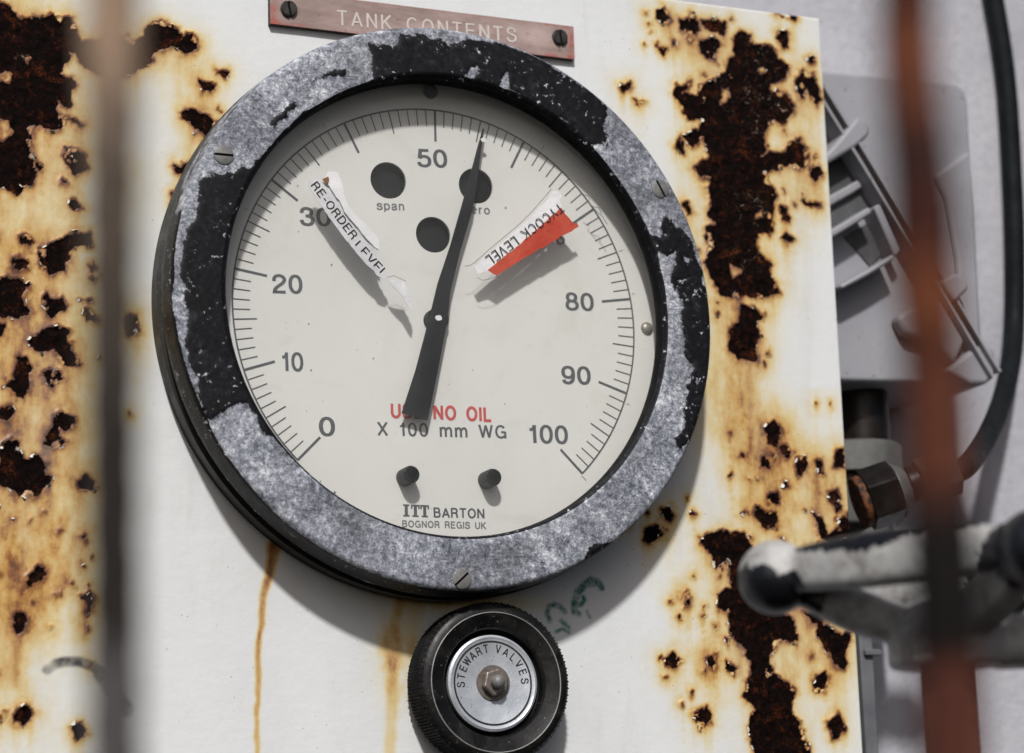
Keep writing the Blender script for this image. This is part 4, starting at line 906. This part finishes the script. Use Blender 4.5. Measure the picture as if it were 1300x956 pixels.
# ribs on the lower left of the clamp, tabs on its upper right
def block(px, y0, y1, mat, nm='rib', bv=0.001):
    m = MB(); m.prism(pp(px, y1), y0, y1); return bevel(m.obj(nm, mat, housing, auto=30), bv, 3)
block([(1045,198),(1064,178),(1080,158),(1090,147),(1100,154),(1106,163),(1104,172),(1088,186),(1060,203),(1045,212)], FY, FY-0.011, M['grey'], 'clamp_tab', .002)
block([(1046,252),(1076,236),(1100,222),(1104,232),(1082,246),(1046,266)], FY, FY-0.004, M['grey'])
block([(1040,300),(1070,283),(1104,262),(1108,270),(1080,288),(1040,312)], FY, FY-0.012, M['grey'])
block([(1040,214),(1086,190),(1113,236),(1122,262),(1040,306)], FY, FY-0.0008, M['greydark'], 'recess_shade_plate', .0002)  # thin dark plate on the flat face, recess shade put into its colour
block([(1072,300),(1100,284),(1122,322),(1105,338)], FY, FY-0.0009, M['greydark'], 'recess_shade_plate', .0002)
block([(1066,362),(1100,343),(1136,322),(1138,328),(1102,350),(1070,367)], FY, FY-0.013, M['grey'])
block([(1110,262),(1118,258),(1146,318),(1138,326)], FY, FY-0.010, M['grey'])
block([(1194,356),(1214,345),(1228,356),(1231,366),(1212,384)], FY, FY-0.012, M['grey'], 'clamp_tab', .002)
block([(1140,402),(1152,393),(1196,380),(1226,432),(1212,462),(1176,430),(1152,424)], FY, FY-0.007, M['grey'], 'clamp_tab', .002)

# ================================================================ CABLE, GLAND AND PIPE FITTING
M['cable'] = paint_mat("slate_rubber_cable", (0.004, 0.005, 0.006), (0.009, 0.011, 0.013), 120, 0.6, bump=0.2, spec=0.12, speck=(0.03, 0.033, 0.036))
M['dirtymetal'] = paint_mat("olive_grey_painted_metal", (0.10, 0.10, 0.095), (0.17, 0.17, 0.16), 90, 0.45, metal=0.2, bump=0.2, speck=(0.05, 0.035, 0.02))
M['darkmetal'] = paint_mat("blackened_metal", (0.006, 0.005, 0.0045), (0.022, 0.016, 0.013), 90, 0.34, metal=0.3, bump=0.2, spec=0.35)
M['rustcopper'] = paint_mat("bright_orange_rust", (0.010, 0.006, 0.005), (0.16, 0.055, 0.016), 420, 0.7, bump=0.6, amt=0.25)
CY = 0.040
fc = at(1100, 640, CY)
fit = root('pipe_fitting', 'dark painted pipe fitting with hexagonal cable gland beside the panel edge', 'pipe fitting', (fc[0], CY, fc[2]))
ptop = at(1095, 500, CY+0.02); pmid = at(1095, 568, CY+0.02)
m = MB(); m.lathe([(0.0118, 0.0), (0.0118, float(ptop[2]-pmid[2])+0.006)], (pmid[0]+0.001, CY+0.022, pmid[2]), axis=(0, 0, 1), n=48); m.obj('pipe', M['darkmetal'], fit)
p1 = at(1090, 566, CY+0.02); p2 = at(1090, 604, CY+0.02)
m = MB(); m.lathe([(0.0, 0), (0.0205, 0), (0.0205, float(p1[2]-p2[2])-0.001), (0.0192, float(p1[2]-p2[2])), (0, float(p1[2]-p2[2]))], (p2[0], CY+0.024, p2[2]), axis=(0, 0, 1), n=56); m.obj('flange', M['dirtymetal'], fit)
p3 = at(1090, 668, CY+0.02)
m = MB(); m.box((p3[0], CY+0.025, (p2[2]+p3[2])/2), (0.016, 0.012, (p2[2]-p3[2])/2-0.0002)); bevel(m.obj('valve_block', M['dirtymetal'], fit, auto=30), 0.001)
m = MB(); p4 = at(1115, 760, CY+0.02); m.lathe([(0.010, 0), (0.010, float(p3[2]-p4[2]))], (p4[0], CY+0.024, p4[2]), axis=(0, 0, 1), n=40); m.obj('lower_pipe', M['dirtymetal'], fit)
# gland: axis out of the block, rightwards
GA = at(1098, 636, 0.012); GB = at(1228, 592, 0.012); gx = GB-GA; gl_ = np.linalg.norm(gx); gx = gx/gl_
gx = gx+np.array([0, -0.35, 0]); gx /= np.linalg.norm(gx)
def hexsec(c0, c1, r, r2=None, ph=0.25):
    r2 = r2 or r; a = Vector(gx); u = a.orthogonal().normalized(); u = (Vector((0, 0, 1))-a*a.z).normalized(); v = a.cross(u); vs = []
    for cc, rr in ((c0, r), (c1, r2)):
        for i in range(6):
            th = math.pi/3*i+ph; vs.append(Vector(cc)+(u*math.cos(th)+v*math.sin(th))*rr)
    return vs, [(i, (i+1) % 6, 6+(i+1) % 6, 6+i) for i in range(6)]+[tuple(reversed(range(6))), tuple(range(6, 12))]
g0 = np.array(GA)
def gpart(nm, s0, s1, r, mat, r2=None, hexa=True, ph=0.25):
    m = MB()
    if hexa: v, f = hexsec(g0+gx*s0, g0+gx*s1, r, r2, ph); m.add(v, f)
    else: m.lathe([(0, s0), (r, s0), (r2 or r, s1), (0, s1)], tuple(g0), axis=tuple(gx), n=40)
    o = m.obj(nm, mat, fit, auto=25, smooth=not hexa); bevel(o, 0.0006, 2); return o
gpart('rusty_washer', -0.003, 0.0005, 0.0102, M['rustcopper'], hexa=False)
gpart('hex_nut', 0.0, 0.0125, 0.0124, M['darkmetal'])
gpart('tapered_collar', 0.0126, 0.0175, 0.0112, M['dirtymetal'], 0.0080, hexa=False)
gpart('threaded_neck', 0.0176, 0.0225, 0.0072, M['darkmetal'], hexa=False)
gpart('gland_nut', 0.0226, 0.037, 0.0092, M['brownmetal'] if 'brownmetal' in M else M['strap'], ph=0.1)
gend = g0+gx*0.036
path = [gend, gend+gx*0.005]
cabpx = [(1240,575),(1256,548),(1272,508),(1284,455),(1288,400),(1288,300),(1284,200),(1279,120),(1272,60),(1262,0),(1250,-70),(1235,-160)]
ys = [0.030, 0.048, 0.066, 0.080]+[0.0895]*8
path += [at(x, y, Y_) for (x, y), Y_ in zip(cabpx, ys)]
m = MB(); m.tube(smooth_path(path, 8), 0.0044, 20)
cb = m.obj('cable', M['cable'], None, loc=tuple(path[0]), auto=None); cb['label'] = 'dark slate rubber cable curving down the wall into the gland'; cb['category'] = 'cable'
# slim conduit just right of the panel's foot
m = MB(); a = at(1094, 790, 0.03); b = at(1098, 960, 0.03); m.box(((a[0]+b[0])/2, 0.03, (a[2]+b[2])/2), (0.0028, 0.004, (a[2]-b[2])/2)); m.box((a[0]+.001, 0.029, at(1094, 830, .03)[2]), (0.0036, 0.005, 0.0012))
cn = bevel(m.obj('conduit', paint_mat("grey_blue_conduit", (0.10, 0.105, 0.115), (0.16, 0.165, 0.175), 80, 0.5), None, loc=(a[0], 0.03, b[2]), auto=30), 0.0004)
cn['label'] = 'slim grey conduit running down beside the foot of the panel'; cn['category'] = 'conduit'

# ================================================================ HANDWHEEL in front, right
t = NT("pale_grey_casting_with_black_paint")
n0 = t.noise(70, 5, 0.6); n1 = t.noise(400, 4, 0.6)
base = t.mix(t.rng(n0, 0.35, 0.65), (0.30, 0.30, 0.29), (0.50, 0.495, 0.485))
base = t.mix(t.math('MULTIPLY', t.rng(t.noise(120, 6, 0.75, 0.5), 0.48, 0.66), 0.7), base, (0.11, 0.095, 0.075))
bd = t.math('ADD', t.attr('black_d'), t.math('ADD', t.math('MULTIPLY', t.math('SUBTRACT', n0, 0.5), 19.0), t.math('MULTIPLY', t.math('SUBTRACT', n1, 0.5), 3.0)))
fb = t.rng(bd, 0.25, -0.25)
M['wheel'] = t.set(base=t.mix(fb, base, (0.006, 0.0065, 0.009)), rough=t.rng(fb, 0, 1, 0.6, 0.36), normal=t.bump(t.math('ADD', t.math('MULTIPLY', fb, 0.6), n1), 0.35, 0.0008), spec=0.45)
WC = at_depth(1195, 727, 0.690)
wheel_root = root('handwheel', 'three lobed grey and black valve handwheel with ball ends in front of the panel', 'handwheel', (WC[0], WC[1], WC[2]-0.05))
def build_wheel():
    bm = bmesh.new(); C = Vector(WC); Rw = 0.0455
    vd = Vector((ROT @ np.array([1.0, 0, 0])).tolist()); vd.z = 0; vd.normalize(); fd = Vector((vd.y, -vd.x, 0))   # right, toward the camera
    def pt(deg, r, z): a = math.radians(deg); return C+vd*math.cos(a)*r+fd*math.sin(a)*r+Vector((0, 0, z))
    mb = MB(); balls = [180, 67, -60]
    for bdeg in balls:
        c = pt(bdeg, Rw, 0); R_ = 0.0103; n = 24
        mb.lathe([(max(1e-5, R_*math.sin(a)), -R_*math.cos(a)) for a in np.linspace(0.01, math.pi-0.01, 16)], tuple(c), axis=(0, 0, 1), n=n)
        mb.disc_cap(0.0001, -R_, tuple(c), axis=(0, 0, 1), n=n)
    def bar(p, q, sag, hw, hh, n=14, zs=0.0):
        vs = []; fs = []
        for k in range(n+1):
            t_ = k/n; mid = p.lerp(q, t_); out = (mid-C); out.z = 0
            mid = mid+out.normalized()*sag*math.sin(math.pi*t_)+Vector((0, 0, zs*math.sin(math.pi*t_)))
            d_ = (q-p).normalized(); sd__ = Vector((-d_.y, d_.x, 0)).normalized(); up = d_.cross(sd__).normalized()
            if up.z < 0: up = -up
            tap = 0.80+0.35*math.sin(math.pi*t_)
            for a in range(16):
                th = 2*math.pi*a/16; ca, sa = math.cos(th), math.sin(th)
                ca = math.copysign(abs(ca)**.55, ca); sa = math.copysign(abs(sa)**.55, sa)
                vs.append(mid+sd__*ca*hw*tap+up*sa*hh*tap)
        for k in range(n):
            for a in range(16): fs.append((k*16+a, k*16+(a+1) % 16, (k+1)*16+(a+1) % 16, (k+1)*16+a))
        fs += [tuple(reversed(range(16))), tuple(range(n*16, n*16+16))]
        mb.add(vs, fs)
    hub = C+Vector((0, 0, -0.016))
    for i in range(3):
        bar(pt(balls[i], Rw, 0.0010), pt(balls[(i+1) % 3], Rw, 0.0010), 0.006, 0.0050, 0.0064)
        bar(pt(balls[i], Rw*0.93, -0.001), hub+Vector((0, 0, -0.001)), 0.0, 0.0050, 0.0052, zs=-0.002)
    mb.lathe([(0.0001, -0.026), (0.0150, -0.026), (0.0160, -0.0245), (0.0160, -0.016), (0.0120, -0.010), (0.0080, -0.006), (0.0001, -0.006)], tuple(C), axis=(0, 0, 1), n=40)
    me = bpy.data.meshes.new('wheel_casting')
    me.from_pydata([tuple(v) for v in mb.v], [], mb.f); me.update()
    bm.from_mesh(me); bmesh.ops.remove_doubles(bm, verts=bm.verts, dist=1e-6); bmesh.ops.recalc_face_normals(bm, faces=bm.faces); bm.to_mesh(me); bm.free()
    o = bpy.data.objects.new('tmp', me); COL.objects.link(o)
    r = o.modifiers.new('r', 'REMESH'); r.mode = 'VOXEL'; r.voxel_size = 0.0006
    s = o.modifiers.new('s', 'SMOOTH'); s.iterations = 6; s.factor = 0.6
    bpy.context.view_layer.update(); dg = bpy.context.evaluated_depsgraph_get()
    me2 = bpy.data.meshes.new_from_object(o.evaluated_get(dg)); bpy.data.objects.remove(o)
    V = np.empty(len(me2.vertices)*3); me2.vertices.foreach_get('co', V); V = V.reshape(-1, 3)
    d = np.full(len(V), 9.0)
    for bdeg, off, rr in ((180, (0.0016, 0.0016), 0.0086), (67, (0, 0), 0.0135), (-60, (0, 0), 0.012)):
        c = pt(bdeg, Rw, 0); q = V-np.array(c)
        dd = (np.linalg.norm(q, axis=1)-rr)*1000
        if bdeg == 180: near = np.linalg.norm(q, axis=1) < 0.0122; dd = np.maximum((np.linalg.norm(q, axis=1)-0.0116)*1000, (q[:, 2]-0.0012)*1000)-1.0; d_ball = dd
        d = np.minimum(d, dd)
    zrel = (V[:, 2]-C[2])*1000
    d = np.where(near, d_ball, np.minimum(d, 4.0-zrel))   # rim tops keep their black paint
    d = np.where(np.abs(zrel-0.8) < 0.18, np.minimum(d, -3), d)
    base = Vector(wheel_root.location); V2 = V-np.array(base); me2.vertices.foreach_set('co', V2.ravel())
    me2.name = 'wheel_casting'; me2.materials.clear()
    ob = finish('wheel_casting', me2, M['wheel'], wheel_root, True, Vector((0, 0, 0)), None)
    a_ = me2.attributes.new('black_d', 'FLOAT', 'POINT'); a_.data.foreach_set('value', d.astype(np.float32))
    m = MB(); m.lathe([(0.0078, -0.060), (0.0078, -0.0262)], tuple(C), axis=(0, 0, 1), n=36)
    M['stem'] = paint_mat("rust_brown_stem", (0.10, 0.030, 0.018), (0.20, 0.07, 0.045), 90, 0.6, bump=0.4)
    label(m.obj('valve_stem', M['stem'], wheel_root), 'rust brown valve stem under the hub')
    # flat yoke reaching to the right of the hub
    m = MB(); A = C+vd*0.030+Vector((0, 0, -0.0195))
    e = np.stack([np.array(vd), np.array(-fd), np.array((0, 0, 1.0))], 1)
    m.box(tuple(A), (0.019, 0.009, 0.0070), e)
    yo = bevel(m.obj('yoke_arm', M['wheel'], wheel_root, auto=30), 0.004, 4)
    y_ = yo.data.attributes.new('black_d', 'FLOAT', 'POINT'); y_.data.foreach_set('value', np.full(len(yo.data.vertices), 9.0, np.float32))
build_wheel()

# ================================================================ FENCE RODS close to the camera
def rod_mat(name, attr_stops, rough=0.8):
    t = NT(name); f = t.math('ADD', t.attr('along'), t.math('MULTIPLY', t.math('SUBTRACT', t.noise(150, 5, 0.6), 0.5), 0.05))
    c = t.ramp(f, attr_stops); c = t.mix(t.math('MULTIPLY', t.rng(t.noise(600, 4), 0.45, 0.7), 0.35), c, (0.02, 0.008, 0.004))
    return t.set(base=c, rough=rough, spec=0.3, normal=t.bump(t.noise(500, 5), 0.5, 0.001))
def rod(name, lab, pts, rads, dist, mat, grp):
    """pts = photo pixels down the rod, dist = metres from the camera"""
    P = [at_depth(x, y, dist) for x, y in pts]
    ctrl = smooth_path(P, 10); rs = np.interp(np.linspace(0, 1, len(ctrl)), np.linspace(0, 1, len(rads)), rads)
    rnd = random.Random(len(pts)); m = MB()
    m.tube(ctrl, rs, 22, jitter=lambda k, i: 1+0.05*math.sin(k*1.7+i*.9)+rnd.uniform(-.03, .03))
    o = m.obj(name, mat, None, loc=tuple(ctrl[-1]), auto=None)
    ys = np.interp(np.arange(len(ctrl)), np.arange(len(ctrl)), np.linspace(0, 1, len(ctrl)))
    py = np.interp(np.linspace(0, 1, len(ctrl)), np.linspace(0, 1, len(pts)), [p[1] for p in pts])
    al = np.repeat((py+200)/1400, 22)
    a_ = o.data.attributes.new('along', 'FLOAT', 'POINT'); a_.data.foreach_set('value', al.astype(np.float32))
    o['label'] = lab; o['category'] = 'fence rod'; o['group'] = grp
    return o
Yp = lambda y: (y+200)/1400
ml = rod_mat("tan_to_dark_brown_rod", [(0.0, (0.42, 0.29, 0.19)), (Yp(70), (0.42, 0.29, 0.20)), (Yp(150), (0.21, 0.155, 0.115)), (Yp(230), (0.115, 0.088, 0.066)), (Yp(420), (0.066, 0.052, 0.041)), (Yp(560), (0.028, 0.023, 0.021)), (Yp(790), (0.024, 0.020, 0.018)), (Yp(850), (0.10, 0.095, 0.095))])  # grey at the lower end is light on the bar put into its colour
rod('fence_rod', 'blurred straight brown rod, tan at the top, crossing the left of the rusty panel', [(143,-200),(143,0),(142,200),(142,420),(143,640),(145,860),(147,1100)], [.0032]*7, 0.285, ml, 'rods close in front of the gauge')
mr = rod_mat("rust_rod_with_black_band", [(0.0, (0.10, 0.03, 0.015)), (Yp(5), (0.07, 0.02, 0.01)), (Yp(45), (0.19, 0.058, 0.024)), (Yp(90), (0.15, 0.045, 0.020)), (Yp(150), (0.10, 0.03, 0.015)), (Yp(185), (0.035, 0.010, 0.007)), (Yp(290), (0.055, 0.012, 0.007)), (Yp(340), (0.15, 0.043, 0.018)),
   (Yp(390), (0.19, 0.056, 0.020)), (Yp(430), (0.085, 0.022, 0.009)), (Yp(490), (0.125, 0.034, 0.016)), (Yp(590), (0.125, 0.036, 0.018)), (Yp(630), (0.05, 0.015, 0.009)), (Yp(672), (0.002, 0.0015, 0.0015)), (Yp(820), (0.003, 0.002, 0.002)), (Yp(850), (0.10, 0.03, 0.018))])  # near-black band between the rust tones towards the lower end
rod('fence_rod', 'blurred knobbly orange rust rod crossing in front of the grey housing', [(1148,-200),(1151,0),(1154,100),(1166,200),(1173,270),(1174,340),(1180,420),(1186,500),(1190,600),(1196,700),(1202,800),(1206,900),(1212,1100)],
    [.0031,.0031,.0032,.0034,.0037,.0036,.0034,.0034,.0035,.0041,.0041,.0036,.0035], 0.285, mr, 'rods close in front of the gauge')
